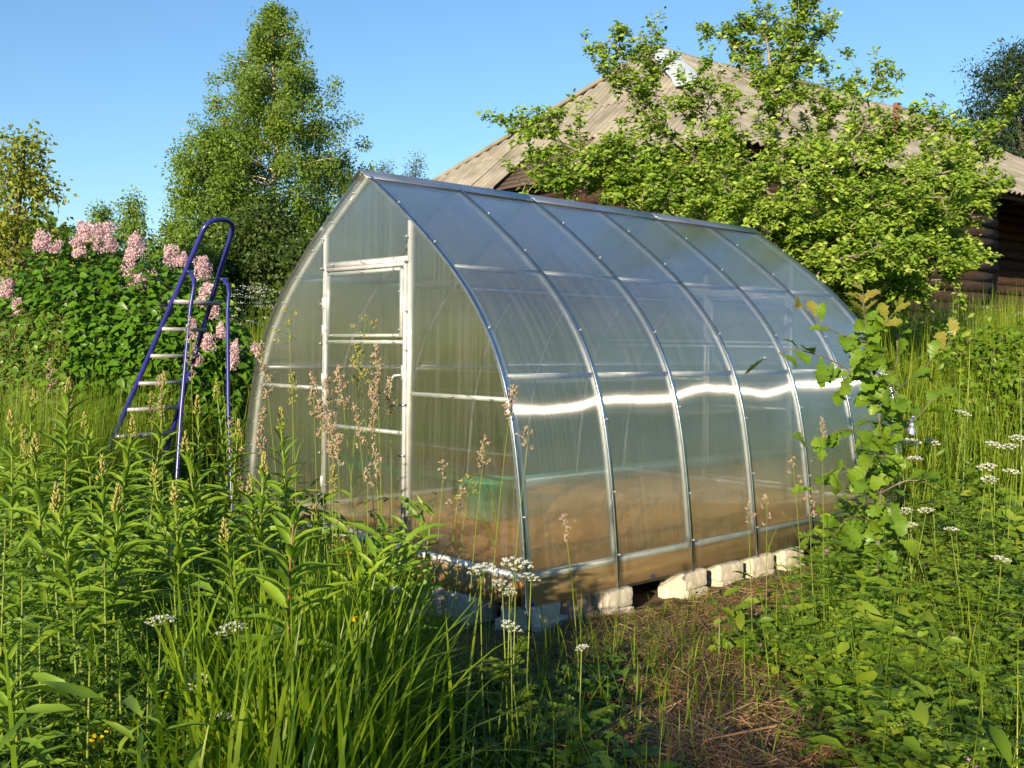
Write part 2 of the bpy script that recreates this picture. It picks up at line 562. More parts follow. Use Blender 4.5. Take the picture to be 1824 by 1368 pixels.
M['grass'] = leafy('grass', [(0, (0.065, 0.125, 0.010)), (.5, (0.162, 0.250, 0.018)), (.8, (0.281, 0.350, 0.028)), (1, (0.475, 0.416, 0.059))], trans=.42, rough=.42)
M['broad_grass'] = leafy('broad_grass', [(0, (0.108, 0.189, 0.012)), (.5, (0.196, 0.306, 0.018)), (1, (0.304, 0.393, 0.026))], trans=.5, rough=.38)
M['mugwort'] = leafy('mugwort', [(0, (0.043, 0.097, 0.013)), (.5, (0.088, 0.170, 0.020)), (1, (0.157, 0.259, 0.030))], trans=.3)
M['vetch'] = leafy('vetch', [(0, (0.061, 0.132, 0.010)), (.5, (0.131, 0.233, 0.016)), (1, (0.261, 0.333, 0.030))], trans=.38)
M['herb'] = leafy('herb', [(0, (0.082, 0.152, 0.012)), (.5, (0.163, 0.261, 0.020)), (1, (0.301, 0.358, 0.033))], trans=.42)
M['seed'] = leafy('seed', [(0, (.34, .22, .16)), (.5, (.52, .39, .28)), (1, (.66, .57, .40))], trans=.3, rough=.7, tcol=(1, 1, .9))
M['seed_green'] = leafy('seed_green', [(0, (0.286, 0.312, 0.072)), (.5, (0.442, 0.413, 0.120)), (1, (0.598, 0.525, 0.204))], trans=.35, rough=.7)
M['white_flower'] = leafy('white_flower', [(0, (.55, .58, .46)), (.5, (.72, .74, .66)), (1, (.82, .82, .78))], trans=.3, rough=.7, tcol=(1, 1, 1))
M['yellow_flower'] = leafy('yellow_flower', [(0, (.70, .48, .01)), (.5, (.80, .60, .02)), (1, (.85, .68, .04))], trans=.3, tcol=(1, 1, .6))
M['violet_flower'] = leafy('violet_flower', [(0, (.25, .07, .32)), (.5, (.42, .13, .42)), (1, (.55, .24, .52))], trans=.3, tcol=(1, 1, 1))
M['straw'] = leafy('straw', [(0, (.17, .085, .04)), (.5, (.33, .195, .095)), (.85, (.50, .35, .19)), (1, (.60, .47, .29))], trans=.2, rough=.7, tcol=(1, .9, .6))
M['litter'] = leafy('litter', [(0, (.10, .06, .025)), (.5, (.22, .145, .065)), (1, (.42, .31, .16))], trans=.15, rough=.8, tcol=(1, .9, .6))

# ------------------------------------------------------------------ ground
def axis_steps(lo, hi, fine_lo, fine_hi, fine, grow=1.25):
    a = list(np.arange(fine_lo, fine_hi + fine / 2, fine))
    s = fine
    while a[-1] < hi:
        s *= grow
        a.append(a[-1] + s)
    s = fine
    b = [fine_lo]
    while b[-1] > lo:
        s *= grow
        b.append(b[-1] - s)
    return np.array(b[1:][::-1] + a)


gx, gy = axis_steps(-900, 900, -5, 6, .12), axis_steps(-60, 1500, 2, 12, .12)
GX, GY = np.meshgrid(gx, gy)
GZ = gz(GX, GY) + np.where((abs(GX) < 6) & (GY < 12), rng.normal(0, .008, GX.shape), 0)
nx, ny = len(gx), len(gy)
i = (np.arange(ny - 1)[:, None] * nx + np.arange(nx - 1)[None]).ravel()
ground = link('ground', make_mesh('ground', np.stack([GX, GY, GZ], -1), [np.stack([i, i + 1, i + nx + 1, i + nx], -1)], M['ground'], True))
ground["kind"] = "structure"
ground["label"] = "earthy rising ground under the meadow plants"

# ------------------------------------------------------------------ greenhouse
GA = math.radians(43.39)
G0 = np.array([0.10, 5.523])
GU, GVv = np.array([math.cos(GA), math.sin(GA)]), np.array([-math.sin(GA), math.cos(GA)])
GW, SP, GL = 2.96, 0.7046, 6 * 0.7046
ZB = 0.29


def g_world(t, s, z):
    p = G0 + GU * t + GVv * s
    return np.array([p[0], p[1], z])


def g_local(x, y):
    d = np.stack([np.asarray(x) - G0[0], np.asarray(y) - G0[1]], -1)
    return d @ GU, d @ GVv


_l = np.linspace(0, 2.9, 291)
_th = np.interp(_l, [0, .5, .9, 1.2, 1.5, 1.8, 2.2, 2.9], np.radians([5, 7, 12.5, 27, 37, 48, 52, 57]))
_k = np.ones(61) / 61
_th = np.convolve(np.pad(_th, 30, 'edge'), _k, 'valid')
_d = np.concatenate([[0], np.cumsum(np.sin(_th[:-1]) * .01)])
_z = ZB + np.concatenate([[0], np.cumsum(np.cos(_th[:-1]) * .01)])
_e = np.searchsorted(_d, GW / 2)
_e = min(_e, 290)
HALF = np.stack([_d[:_e + 1], _z[:_e + 1]], -1)
HALF[:, 0] *= (GW / 2) / HALF[-1, 0]
ZR = HALF[-1, 1]


def half(n=44, off=0.0, low=None):
    """half arch as (inset from the wall line, height); off pushes it outwards; low adds a straight tail down"""
    idx = np.linspace(0, len(HALF) - 1, n).round().astype(int)
    P = HALF[idx].copy()
    t = unit(np.gradient(HALF, axis=0))[idx]
    P += np.stack([-t[:, 1], t[:, 0]], -1) * off
    if low is not None:
        P = np.concatenate([[[P[0, 0] - .006, low]], P])
    return P


def inset_at(z):
    return np.interp(z, HALF[:, 1], HALF[:, 0])


gh = thing('greenhouse', 'arched translucent polycarbonate greenhouse with galvanized frame on pale blocks', 'greenhouse', (G0[0], G0[1], 0), rz=GA)
LB = dict(local=True)


def side_pts(side, P, t):
    """P: (inset, z) -> local (t, s, z) on the near (0) or far (1) side wall"""
    s = P[:, 0] if side == 0 else GW - P[:, 0]
    return np.stack([np.full(len(P), t), s, P[:, 1]], -1)


# arches (ribs), one object each; square tube 22 mm
for k in range(7):
    t = k * SP + (0.012 if k == 0 else -0.012 if k == 6 else 0)
    P = half(40, -0.014)
    pts = np.concatenate([side_pts(0, P, t), side_pts(1, P, t)[::-1][1:]])
    w = .013
    MB().sweep(pts, [(-w, -w), (w, -w), (w, w), (-w, w)], (1, 0, 0)).build('arch', M['zinc' if k == 0 else 'galvanized'], gh, **LB)  # inner arches get the darker copy so they look less lit
# outer straps over every arch with loose tails
for k in range(7):
    for side in (0, 1):
        t = k * SP + (-.030 if k == 0 else .030 if k == 6 else 0)
        if k == 0:
            P = half(44, .013, low=ZB - .13)
        else:
            P = half(44, .013, low=ZB - .13)
        tail = np.array([[P[0, 0] - .012, P[0, 1] - .035 - .03 * (k % 3)], [P[0, 0] - .03 + .012 * (k % 2), P[0, 1] - .12 - .03 * ((k + 1) % 2)]])
        pts = side_pts(side, np.concatenate([tail[::-1], P]), t)
        w = .011
        MB().sweep(pts, [(-w, -.0015), (w, -.0015), (w, .0015), (-w, .0015)], (1, 0, 0)).build('strap', M['strap'], gh, **LB)
# roof and wall sheets: two per side, 2.1 m wide
OV = 0.055
sheet_meshes = []
for side in (0, 1):
    for k, (t0, t1) in enumerate([(-OV, 3 * SP - .002), (3 * SP + .002, GL + OV)]):
        P = half(60, .006, low=ZB - .155)
        ts = np.linspace(t0, t1, 25)
        m = len(P)
        V = np.concatenate([side_pts(side, P, t) for t in ts])
        # slight bulging between the ribs
        ph = np.sin(np.repeat(ts, m) / SP * math.pi) ** 2
        V[:, 1] += (-1 if side == 0 else 1) * .0065 * ph * np.sin(np.tile(np.linspace(0, 9, m), 25) + side + k + np.floor(np.repeat(ts, m) / SP) * 1.7)
        a = (np.arange(24)[:, None] * m + np.arange(m - 1)[None]).ravel()
        F = np.stack([a, a + m, a + m + 1, a + 1], -1) if side == 1 else np.stack([a, a + 1, a + m + 1, a + m], -1)
        link('roof_sheet', make_mesh('roof_sheet', V, [F], M['poly_side'], True), gh)
# purlins
for z in (1.36, 1.98):
    for side in (0, 1):
        s = inset_at(z) + .013
        s = s if side == 0 else GW - s
        for k in range(6):
            MB().box((k * SP + .012, s - .012, z - .015), ((k + 1) * SP - .012, s + .012, z + .015)).build('purlin', M['zinc' if z < 1.5 and side == 0 else 'galvanized'], gh, **LB)  # upper and far purlins get the darker copy to look fainter
MB().box((.012, GW / 2 - .012, ZR - .05), (GL - .012, GW / 2 + .012, ZR - .028)).build('ridge_tube', M['zinc'], gh, **LB)
# base rails (square tube on the timber)
MB().box((-.012, .012, ZB - .012), (GL + .012, .048, ZB + .022)).build('base_rail', M['zinc'], gh, **LB)
MB().box((-.012, GW - .048, ZB - .012), (GL + .012, GW - .012, ZB + .022)).build('base_rail', M['zinc'], gh, **LB)
MB().box((-.03, .05, ZB - .012), (.008, GW - .05, ZB + .024)).build('base_rail', M['zinc'], gh, **LB)
MB().box((GL - .008, .05, ZB - .012), (GL + .02, GW - .05, ZB + .024)).build('base_rail', M['zinc'], gh, **LB)
# timber sill beams
MB().box((-.015, .010, .142), (GL + .015, .058, ZB - .014)).build('sill_beam', M['timber'], gh, **LB)
MB().box((-.015, GW - .058, .142), (GL + .015, GW - .010, ZB - .014)).build('sill_beam', M['timber'], gh, **LB)
MB().box((-.045, .064, .142), (.003, GW - .064, ZB - .016)).build('sill_beam', M['timber'], gh, **LB)
MB().box((GL - .003, .064, .142), (GL + .045, GW - .064, ZB - .016)).build('sill_beam', M['timber'], gh, **LB)
# ridge cap: folded galvanized strip in three lengths, laps 20 mm
capw, capz = .085, ZR + .020
for k, (a, b) in enumerate([(-.075, 1.43), (1.41, 2.83), (2.81, GL + .07)]):
    h = .0015 * k
    sl = math.tan(math.radians(35))
    V = []
    for t in (a, b):
        for o, zz in ((-capw, -capw * sl), (0, 0), (capw, -capw * sl)):
            V.append((t, GW / 2 + o, capz + zz + h))
        for o, zz in ((capw, -capw * sl), (0, 0), (-capw, -capw * sl)):
            V.append((t, GW / 2 + o, capz + zz + h - .002))
    F = [(0, 1, 7, 6), (1, 2, 8, 7), (2, 3, 9, 8), (3, 4, 10, 9), (4, 5, 11, 10), (5, 0, 6, 11)]
    MB().add(V, F, [(0, 5, 4, 1)], [(1, 4, 3, 2)], [(6, 7, 10, 11)], [(7, 8, 9, 10)]).build('ridge_cap', M['cap'], gh, **LB)

# ends: posts, header, crossbars, sheets
PR, PL = 1.045, 1.962          # door posts, inset along the width
HDR = 2.05


def bar(t, s0, z0, s1, z1, wd=.026, dp=.022, name='frame_bar', parent=gh, mat='zinc'):
    return MB().bar((t, s0, z0), (t, s1, z1), wd, dp, up=(1, 0, 0)).build(name, M[mat], parent, **LB)


def end_outline(s_lo, s_hi, z_lo, inner=.012):
    """closed polygon of the end wall between two width positions, above z_lo"""
    ss = np.linspace(s_lo, s_hi, 60)
    top = []
    for s in ss:
        d = min(s, GW - s)
        top.append((s, np.interp(d, HALF[:, 0], HALF[:, 1]) - inner))
    return [(s_lo, z_lo), (s_hi, z_lo)] + [(s, z) for s, z in reversed(top) if z > z_lo + .001]


def end_sheet(poly, t, name='end_sheet', parent=gh):
    V = np.array([(t, s, z) for s, z in poly])
    c = V.mean(0)
    V = np.concatenate([V, [c]])
    n = len(poly)
    F = [(a, (a + 1) % n, n) for a in range(n)]
    return link(name, make_mesh(name, V, [F], M['poly_front']), parent)


for end, t in ((0, 0.0), (1, GL)):
    sgn = -1 if end == 0 else 1
    tp = t - sgn * .004
    for s in (PR, PL):
        bar(tp, s, ZB + .022, s, np.interp(min(s, GW - s), HALF[:, 0], HALF[:, 1]) - .03, .034, .024, 'post')
    bar(tp, PR + .018, HDR, PL - .018, HDR, .034, .022, 'header')
    for s0, s1 in ((inset_at(1.235) + .03, PR - .018), (PL + .018, GW - inset_at(1.235) - .03)):
        bar(tp, s0, 1.235, s1, 1.235, .024, .022, 'crossbar')
    ts = t + sgn * .016
    end_sheet(end_outline(.012, PR - .014, ZB + .002), ts)
    end_sheet(end_outline(PL + .014, GW - .012, ZB + .002), ts)
    end_sheet(end_outline(PR + .02, PL - .02, HDR + .01), ts)
    # door leaf with vent window on top
    dr = bpy.data.objects.new('door', None)
    COL.objects.link(dr)
    dr.parent = gh
    td = t + sgn * .010
    s0, s1, z0, z1 = PR + .030, PL - .030, ZB + .045, HDR - .032
    for p, q in (((s0, z0), (s0, z1)), ((s1, z0), (s1, z1))):
        bar(td, *p, *q, .022, .022, 'door_rail', dr)
    for z in (z0, .995, 1.545, z1):
        bar(td, s0 + .012, z, s1 - .012, z, .022, .022, 'door_rail', dr)
    for p, q in (((s0 + .032, 1.575), (s0 + .032, z1 - .03)), ((s1 - .032, 1.575), (s1 - .032, z1 - .03))):
        bar(td + sgn * .004, *p, *q, .020, .020, 'vent_rail', dr)
    for z in (1.585, z1 - .030):
        bar(td + sgn * .004, s0 + .043, z, s1 - .043, z, .020, .020, 'vent_rail', dr)
    tq = td + sgn * .016
    end_sheet([(s0 + .006, z0), (s1 - .006, z0), (s1 - .006, 1.556), (s0 + .006, 1.556)], tq, 'door_sheet', dr)
    end_sheet([(s0 + .024, 1.572), (s1 - .024, 1.572), (s1 - .024, z1 - .022), (s0 + .024, z1 - .022)], tq + sgn * .002, 'vent_sheet', dr)
    if end == 0:
        # hinges on the left post, bent handle on the right, small latches
        for z in (1.80, 1.62, 1.30, .62):
            MB().box((td - .022, PL - .026, z - .035), (td - .006, PL - .010, z + .035)).build('hinge', M['zinc'], dr, **LB)
        hp = [(-.02, s0 + .004, 1.345), (-.055, s0 + .006, 1.345), (-.065, s0 + .03, 1.343), (-.065, s0 + .055, 1.325), (-.065, s0 + .066, 1.285), (-.065, s0 + .064, 1.25)]
        MB().tube(hp, .0065, 8).build('handle', M['white_metal'], dr, True, **LB)
        MB().box((-.03, s0 - .008, 1.315), (-.021, s0 + .012, 1.405)).build('handle_plate', M['zinc'], dr, **LB)
        for z in (1.165, .86):
            MB().box((-.034, s0 - .02, z - .006), (-.018, s0 + .03, z + .006)).build('latch', M['strap'], dr, **LB)

# bolts, all sharing one mesh: hex head with washer
bm_ = MB().tube([(0, 0, 0), (-.003, 0, 0)], .008, 10).tube([(-.003, 0, 0), (-.011, 0, 0)], .005, 6)
bolt_mesh = bm_.mesh('bolt', M['galvanized'])


def bolt(t, s, z, ry=0.0, rz=0.0):
    o = link('bolt', bolt_mesh, gh, (t, s, z))
    o.rotation_euler = (0, ry, rz)


tf = -.030
for s in (PR, PL):
    for z in (.34, .55, .80, 1.17, 1.50, 1.75, 2.02, 2.18):
        bolt(tf, s + rng.normal(0, .003), z + rng.normal(0, .02))
for s in np.linspace(PR + .12, PL - .12, 3):
    bolt(tf, s, HDR), bolt(tf, s, 1.585), bolt(tf, s, 1.987), bolt(tf, s, 1.545)
for z in (.6, 1.0, 1.62, 1.85):
    bolt(tf, PR + .062, z), bolt(tf, PL - .062, z)
for s in (.28, .62, 2.2, 2.6):
    bolt(tf, s, 1.235), bolt(tf, s + .05, ZB + .008)
for s in (1.2, 1.45, 1.75):
    bolt(-.036, s, ZB + .006), bolt(-.03, s - .03, ZB + .045)
for z in np.linspace(.45, 2.5, 13):
    d = inset_at(z) + .016
    bolt(-.008, d, z), bolt(-.008, GW - d, z)
for k in range(7):                       # strap screws on the near side
    for z in (.33, .62 + .07 * (k % 2), 1.05 + .05 * (k % 3), 1.62, 2.12, 2.38):
        i_ = np.argmin(abs(HALF[:, 1] - z))
        tt = unit(HALF[min(i_ + 3, len(HALF) - 1)] - HALF[max(i_ - 3, 0)])
        ang = math.atan2(tt[0], tt[1])
        o = link('bolt', bolt_mesh, gh, (k * SP + (-.03 if k == 0 else 0) + .012, HALF[i_, 0] - .014 * math.cos(ang), HALF[i_, 1] + .014 * math.sin(ang)))
        o.rotation_euler = (0, ang, math.radians(90))
# blue stickers on the lower sheet edge
for t, z in ((.02, .16), (1.02, .165)):
    MB().box((t - .016, -.012, z - .012), (t + .016, -.009, z + .012)).build('sticker', M['blue_tag'], gh, **LB)

# soil inside
ts, ss = np.linspace(.06, GL - .06, 80), np.linspace(.07, GW - .07, 60)
TT, SS = np.meshgrid(ts, ss, indexing='ij')
bed = .10 * np.exp(-((SS - .45) / .33) ** 4) + .09 * np.exp(-((SS - 1.48) / .3) ** 4) + .10 * np.exp(-((SS - 2.5) / .32) ** 4)
ZZ = .16 + bed + .025 * np.sin(TT * 5.1 + SS * 2) * np.sin(SS * 7 + TT) + rng.normal(0, .012, TT.shape)
P = G0[None, None] + TT[..., None] * GU + SS[..., None] * GVv
i = (np.arange(79)[:, None] * 60 + np.arange(59)[None]).ravel()
soil = link('soil', make_mesh('soil', np.concatenate([P, ZZ[..., None]], -1), [np.stack([i, i + 60, i + 61, i + 1], -1)], M['soil'], True))
soil["kind"] = "structure"
soil["label"] = "orange brown dug soil beds inside the greenhouse"


def lathe(prof, n=28):
    mb = MB()
    a = np.arange(n) * 2 * math.pi / n
    prof = np.asarray(prof, float)
    V = np.stack([prof[:, None, 0] * np.cos(a), prof[:, None, 0] * np.sin(a), np.broadcast_to(prof[:, 1:], (len(prof), n))], -1)
    m = len(prof)
    i = np.arange(m - 1)[:, None] * n + np.arange(n)[None]
    j = np.arange(m - 1)[:, None] * n + (np.arange(n) + 1)[None] % n
    mb.add(V.reshape(-1, 3), np.stack([i, j, j + n, i + n], -1).reshape(-1, 4))
    return mb


tub = thing('plastic_tub', 'round green plastic tub on the soil inside the greenhouse', 'tub', g_world(1.55, 2.02, .20))
lathe([(0.01, 0), (.165, 0), (.19, .28), (.205, .28), (.205, .305), (.185, .305), (.155, .03), (.01, .03)]).build('body', M['green_plastic'], tub, True, **LB)
for sg in (-1, 1):
    MB().tube([(sg * .195, -.05, .27), (sg * .235, -.045, .25), (sg * .235, .045, .25), (sg * .195, .05, .27)], .009, 6).build('handle', M['green_plastic'], tub, True, **LB)
film = thing('film_roll', 'pale blue roll of plastic film lying on soil behind the green tub', 'roll', g_world(2.5, 2.70, .25))
fr_ = GU
MB().tube([(-.55 * fr_[0], -.55 * fr_[1], .07), (-.2 * fr_[0], -.2 * fr_[1], .075), (.2 * fr_[0], .2 * fr_[1], .07), (.55 * fr_[0], .55 * fr_[1], .072)], [.06, .065, .062, .06], 14).build('roll', M['pale_blue'], film, True, **LB)
MB().tube([(-.60 * fr_[0], -.60 * fr_[1], .07), (.60 * fr_[0], .60 * fr_[1], .072)], .02, 10).build('core', M['plank'], film, True, **LB)


# ------------------------------------------------------------------ pale blocks under the greenhouse
def block_mesh(sx, sy, sz, r):
    """rough split block with chipped, rounded edges"""
    n = 7
    V, F = [], []
    g = np.linspace(-1, 1, n)
    idx = {}
    mb = MB()
    pts = []
    for ax in range(3):
        for sg in (-1, 1):
            A, B = np.meshgrid(g, g, indexing='ij')
            Q = np.zeros((n, n, 3))
            Q[..., ax] = sg
            Q[..., (ax + 1) % 3] = A
            Q[..., (ax + 2) % 3] = B
            Q = Q.reshape(-1, 3)
            i = (np.arange(n - 1)[:, None] * n + np.arange(n - 1)[None]).ravel()
            f = np.stack([i, i + n, i + n + 1, i + 1], -1)
            if sg < 0:
                f = f[:, ::-1]
            pts.append((Q, f))
    ph = r.uniform(0, 6.28, 6)
    for Q, f in pts:
        q = Q / np.maximum((np.abs(Q) ** 24).sum(-1, keepdims=True) ** (1 / 24), 1e-6)
        w = .05 * np.sin(3.1 * Q[:, [0]] + ph[0] + 2 * Q[:, [1]]) + .04 * np.sin(5 * Q[:, [2]] + ph[1] + 3 * Q[:, [0]]) + .03 * np.sin(7 * Q[:, [1]] + ph[2])
        q = q * (1 + .26 * w)
        mb.add(q * np.array([sx, sy, sz]) / 2, f)
    return mb


br = np.random.default_rng(3)


def block(t, s, z0, size, rz, label, mat='limestone', name='foundation_block', group='pale blocks carrying the greenhouse'):
    sx, sy, sz = size
    me = block_mesh(sx, sy, sz, br).mesh(name, M[mat], False)
    p = g_world(t, s, z0 + sz / 2)
    o = link(name, me, None, tuple(p))
    o.rotation_euler = (br.normal(0, .02), br.normal(0, .02), GA + rz)
    tag(o, label, 'block', group)


gdz = lambda t, s: float(gz(*(G0 + GU * t + GVv * s)))
side_blocks = [(.70, 'under the second strap from the front corner'), (1.42, 'under the third strap from the front corner'),
               (1.80, 'just past the third strap'), (2.16, 'just past the fourth strap'), (2.55, 'in shade under the fourth strap'), (3.5, 'near the far end of the long side')]
for t, where in side_blocks:
    w = .235 + br.uniform(-.02, .02)
    block(t + .0, .065, -.075, (w + .01, .23, .11), br.normal(0, .04), f'pale rough block {where}, lower of two')
    block(t + br.normal(0, .006), .065, .037, (w, .215, .103), br.normal(0, .03), f'pale rough block {where}, upper of two')
block(.13, .10, -.06, (.33, .30, .115), .3, 'large pale block at the near corner, lower of two')
block(.12, .10, .056, (.26, .22, .084), .15, 'pale block at the near corner, upper of two')
front_blocks = [(.48, .26, .10), (.74, .20, .13), (1.25, .21, .12), (1.52, .09, .14), (2.0, .22, .12), (2.6, .24, .11)]
for k, (s, w, h) in enumerate(front_blocks):
    block(.01, s, .14 - h - .075, (.2, w, .078), br.normal(0, .12), f'chipped pale block under the door front, {ORD[k]} from the near corner, lower of two')
    block(.02 + br.normal(0, .01), s + br.normal(0, .01), .14 - h, (.19, w, h - .002), br.normal(0, .08), f'chipped pale block under the door front, {ORD[k]} from the near corner, upper of two')
# brown boulder between the corner block and the first strap
bd = MB()
n_, m_ = 22, 14
th_, ph_ = np.meshgrid(np.linspace(0, 2 * math.pi, n_, endpoint=False), np.linspace(-math.pi / 2, math.pi / 2, m_))
D_ = np.stack([np.cos(ph_) * np.cos(th_), np.cos(ph_) * np.sin(th_), np.sin(ph_)], -1)
R_ = 1 + .08 * np.sin(3 * D_[..., 0] + 1) + .06 * np.sin(5 * D_[..., 1] + D_[..., 2] * 4) + .04 * np.sin(9 * D_[..., 2] + 3 * D_[..., 0])
V_ = np.sign(D_) * np.abs(D_) ** .72 * R_[..., None] * np.array([.145, .12, .125])
i = np.arange(m_ - 1)[:, None] * n_ + np.arange(n_)[None]
j = np.arange(m_ - 1)[:, None] * n_ + (np.arange(n_) + 1)[None] % n_
bo = link('boulder', make_mesh('boulder', V_, [np.stack([i, j, j + n_, i + n_], -1).reshape(-1, 4)], M['boulder'], True), None, tuple(g_world(.40, .09, .02)))
bo.rotation_euler = (0, 0, GA)
tag(bo, 'rounded reddish brown boulder tucked between the corner blocks and the next pale block', 'boulder')

# ------------------------------------------------------------------ step ladder
ld = thing('step_ladder', 'tall blue metal step ladder with grey treads in front of lilac', 'ladder', (-2.6, 7.6, 0))
dA, dB = 7.75, 8.05             # the two step rails
topL, topR = at(366, 400, 7.75), at(416, 404, 8.05)
footL, footR = at(128, 930, 8.3), at(258, 905, 8.75)
for p in (footL, footR):
    p[2] = gz(p[0], p[1]) + .0
# the hoop: left rail, rounded top, right rail in one bent tube
hoop = [footL, footL * .5 + topL * .5, topL * .97 + footL * .03, topL * 1.0]
up = np.array([0, 0, 1.0])
for a in (0.2, .5, .8):
    w = topL * (1 - a) + topR * a + (topL - footL) / np.linalg.norm(topL - footL) * .055 * math.sin(a * math.pi) ** .5
    hoop.append(w)
hoop += [topR, topR * .97 + footR * .03, footR * .5 + topR * .5, footR]
hoop = np.array(hoop)
seg = np.concatenate([[0], np.cumsum(np.linalg.norm(np.diff(hoop, axis=0), axis=1))])
q = np.linspace(0, seg[-1], 90)
q = np.unique(np.concatenate([q, seg]))
hp = np.stack([np.interp(q, seg, hoop[:, c]) for c in range(3)], -1)
for _ in range(2):
    hp[1:-1] = .25 * hp[:-2] + .5 * hp[1:-1] + .25 * hp[2:]
MB().tube(hp, .019, 10).build('rail_hoop', M['blue_paint'], ld, True)


def on_rail(a, foot, top):
    return foot * (1 - a) + top * a


pivL, pivR = at(338, 484, 7.72), at(398, 497, 8.0)
legL, legR = at(306, 970, 7.25), at(417, 962, 7.45)
for p in (legL, legR):
    p[2] = gz(p[0], p[1])
for pv, lg in ((pivL, legL), (pivR, legR)):
    k = pv + (lg - pv) * .035 + np.array([.05, -.02, .0])
    mid = pv * .5 + lg * .5
    pts = np.array([pv, k * .6 + pv * .4, k, pv + (lg - pv) * .12 + np.array([.025, -.01, 0]), mid, lg])
    sg_ = np.linspace(0, 1, 30)
    tt_ = np.concatenate([[0], np.cumsum(np.linalg.norm(np.diff(pts, axis=0), axis=1))])
    pp = np.stack([np.interp(sg_ * tt_[-1], tt_, pts[:, c]) for c in range(3)], -1)
    MB().tube(pp, .015, 10).build('rear_leg', M['blue_paint'], ld, True)
    MB().tube([lg, lg + (pv - lg) * .03], .019, 10).build('foot_cap', M['plank'], ld, True)
    MB().tube([pv + (-.03, 0, 0), pv + (.03, 0, 0)], .012, 8).build('pivot_bolt', M['strap'], ld, True)
# treads: picture heights of the tread left ends
wid = unit((footR - footL) * .5 + (topR - topL) * .5)
for k, py in enumerate((538, 586, 634, 682, 729, 777, 824)):
    a = np.linspace(0, 1, 400)
    Q = footL[None] * (1 - a[:, None]) + topL[None] * a[:, None]
    sy = HY + FPX * (CAMZ - Q[:, 2]) / Q[:, 1] + ROLL * FPX * Q[:, 0] / Q[:, 1]
    ai = a[np.argmin(abs(sy - py))]
    p, q_ = on_rail(ai, footL, topL), on_rail(ai, footR, topR)
    q_ = np.array([q_[0], q_[1], p[2]])
    if k == 0:                       # platform reaches forward to the rear legs
        f = unit(legL - footL) * .20
    else:
        f = unit(legL - footL) * .085
    f[2] = 0
    n = np.array([0, 0, 1.0])
    b0, b1 = p - f * .35, q_ - f * .35
    V = [b0, b1, b1 + f, b0 + f]
    V = [v + n * .014 for v in V] + [v - n * .014 for v in V]
    MB().add(V, [(0, 1, 2, 3), (7, 6, 5, 4), (0, 4, 5, 1), (1, 5, 6, 2), (2, 6, 7, 3), (3, 7, 4, 0)]).build('platform' if k == 0 else 'tread', M['step_metal'], ld)

# ------------------------------------------------------------------ log house
HA = math.radians(37.0)
he_z = CAMZ + 3.38
E0 = at(1305, 246, 1.0)
E0 = np.array([0, 0, CAMZ]) + (E0 - np.array([0, 0, CAMZ])) * (3.38 / (E0[2] - CAMZ))
HU, HV = np.array([math.cos(HA), math.sin(HA)]), np.array([-math.sin(HA), math.cos(HA)])     # along the long side / along the hip end
HWID, HLEN, HRISE, HRUN = 10.6, 17.0, 3.25, 3.5
house = thing('log_house', 'old dark log house with sagging corrugated grey roof behind apple tree', 'house', (E0[0], E0[1], 0), rz=HA)
hz0 = 0.9
roof = bpy.data.objects.new('roof', None)
COL.objects.link(roof)
roof.parent = house
hr = np.random.default_rng(11)


def roof_face(o, ea, up, length, slope_len, bmax, row=1.55, col=1.05, skip=(), mat='slate_x'):
    """corrugated sheets on a sloping plane: o origin (eave corner), ea unit eave dir, up unit slope dir, bmax(a) = slope length at a"""
    nrm = np.cross(ea, up)
    if nrm[2] < 0:
        nrm = -nrm
    ncol, nrow = int(math.ceil(length / col)), int(math.ceil(slope_len / row))
    for r in range(nrow):
        for c in range(ncol):
            if (c, r) in skip:
                continue
            shift = .5 * (r % 2) * 0
            a0, a1 = c * col + shift, min((c + 1) * col + .04 + shift, length)
            a = np.linspace(a0, a1, 43)
            b0 = np.full_like(a, r * row - (.10 if r else .12))
            b1 = np.minimum((r + 1) * row, bmax(a))
            ok = b1 > b0 + .05
            if ok.sum() < 6:
                continue
            a, b0, b1 = a[ok], b0[ok] + hr.normal(0, .015), b1[ok]
            cor = .034 * np.sin(a * 2 * math.pi / .21)
            tl = hr.normal(0, .008)
            l0, l1 = .018 + .010 + tl, .010
            lift = .006 * (c % 2)
            def P(b, l):
                sag = -.10 * np.sin(np.clip(a / length, 0, 1) * math.pi) * np.sin(np.clip(b / slope_len, 0, 1) * math.pi)
                return o + a[:, None] * ea + b[:, None] * up + (cor + l + lift + sag)[:, None] * nrm
            bm_mid = (b0 + b1) / 2
            V = np.concatenate([P(b0, l0), P(bm_mid, (l0 + l1) / 2), P(b1, l1), P(b0, l0 - .008)])
            n = len(a)
            i = np.arange(n - 1)
            F = np.concatenate([np.stack([i, i + 1, i + n + 1, i + n], -1), np.stack([i + n, i + n + 1, i + 2 * n + 1, i + 2 * n], -1),
                                np.stack([i + 3 * n, i + 3 * n + 1, i + 1, i], -1)])
            link('roof_sheet', make_mesh('roof_sheet', V, [F], M[mat]), roof)


# local house frame: x along the long side, y along the hip end (away to the left)
zE = he_z
apex = np.array([HRUN, HWID / 2, zE + HRISE])
apex2 = np.array([HLEN - HRUN, HWID / 2, zE + HRISE])
# hip end (faces left of the view)
ea = np.array([0, 1.0, 0])
up_ = unit(np.array([HRUN, 0, HRISE]))
sl = math.hypot(HRUN, HRISE)
roof_face(np.array([0, 0, zE]), ea, up_, HWID, sl, lambda a: sl * (1 - abs(a - HWID / 2) / (HWID / 2)), row=1.35, col=1.06, skip={(5, 0), (4, 0)}, mat='slate_y')
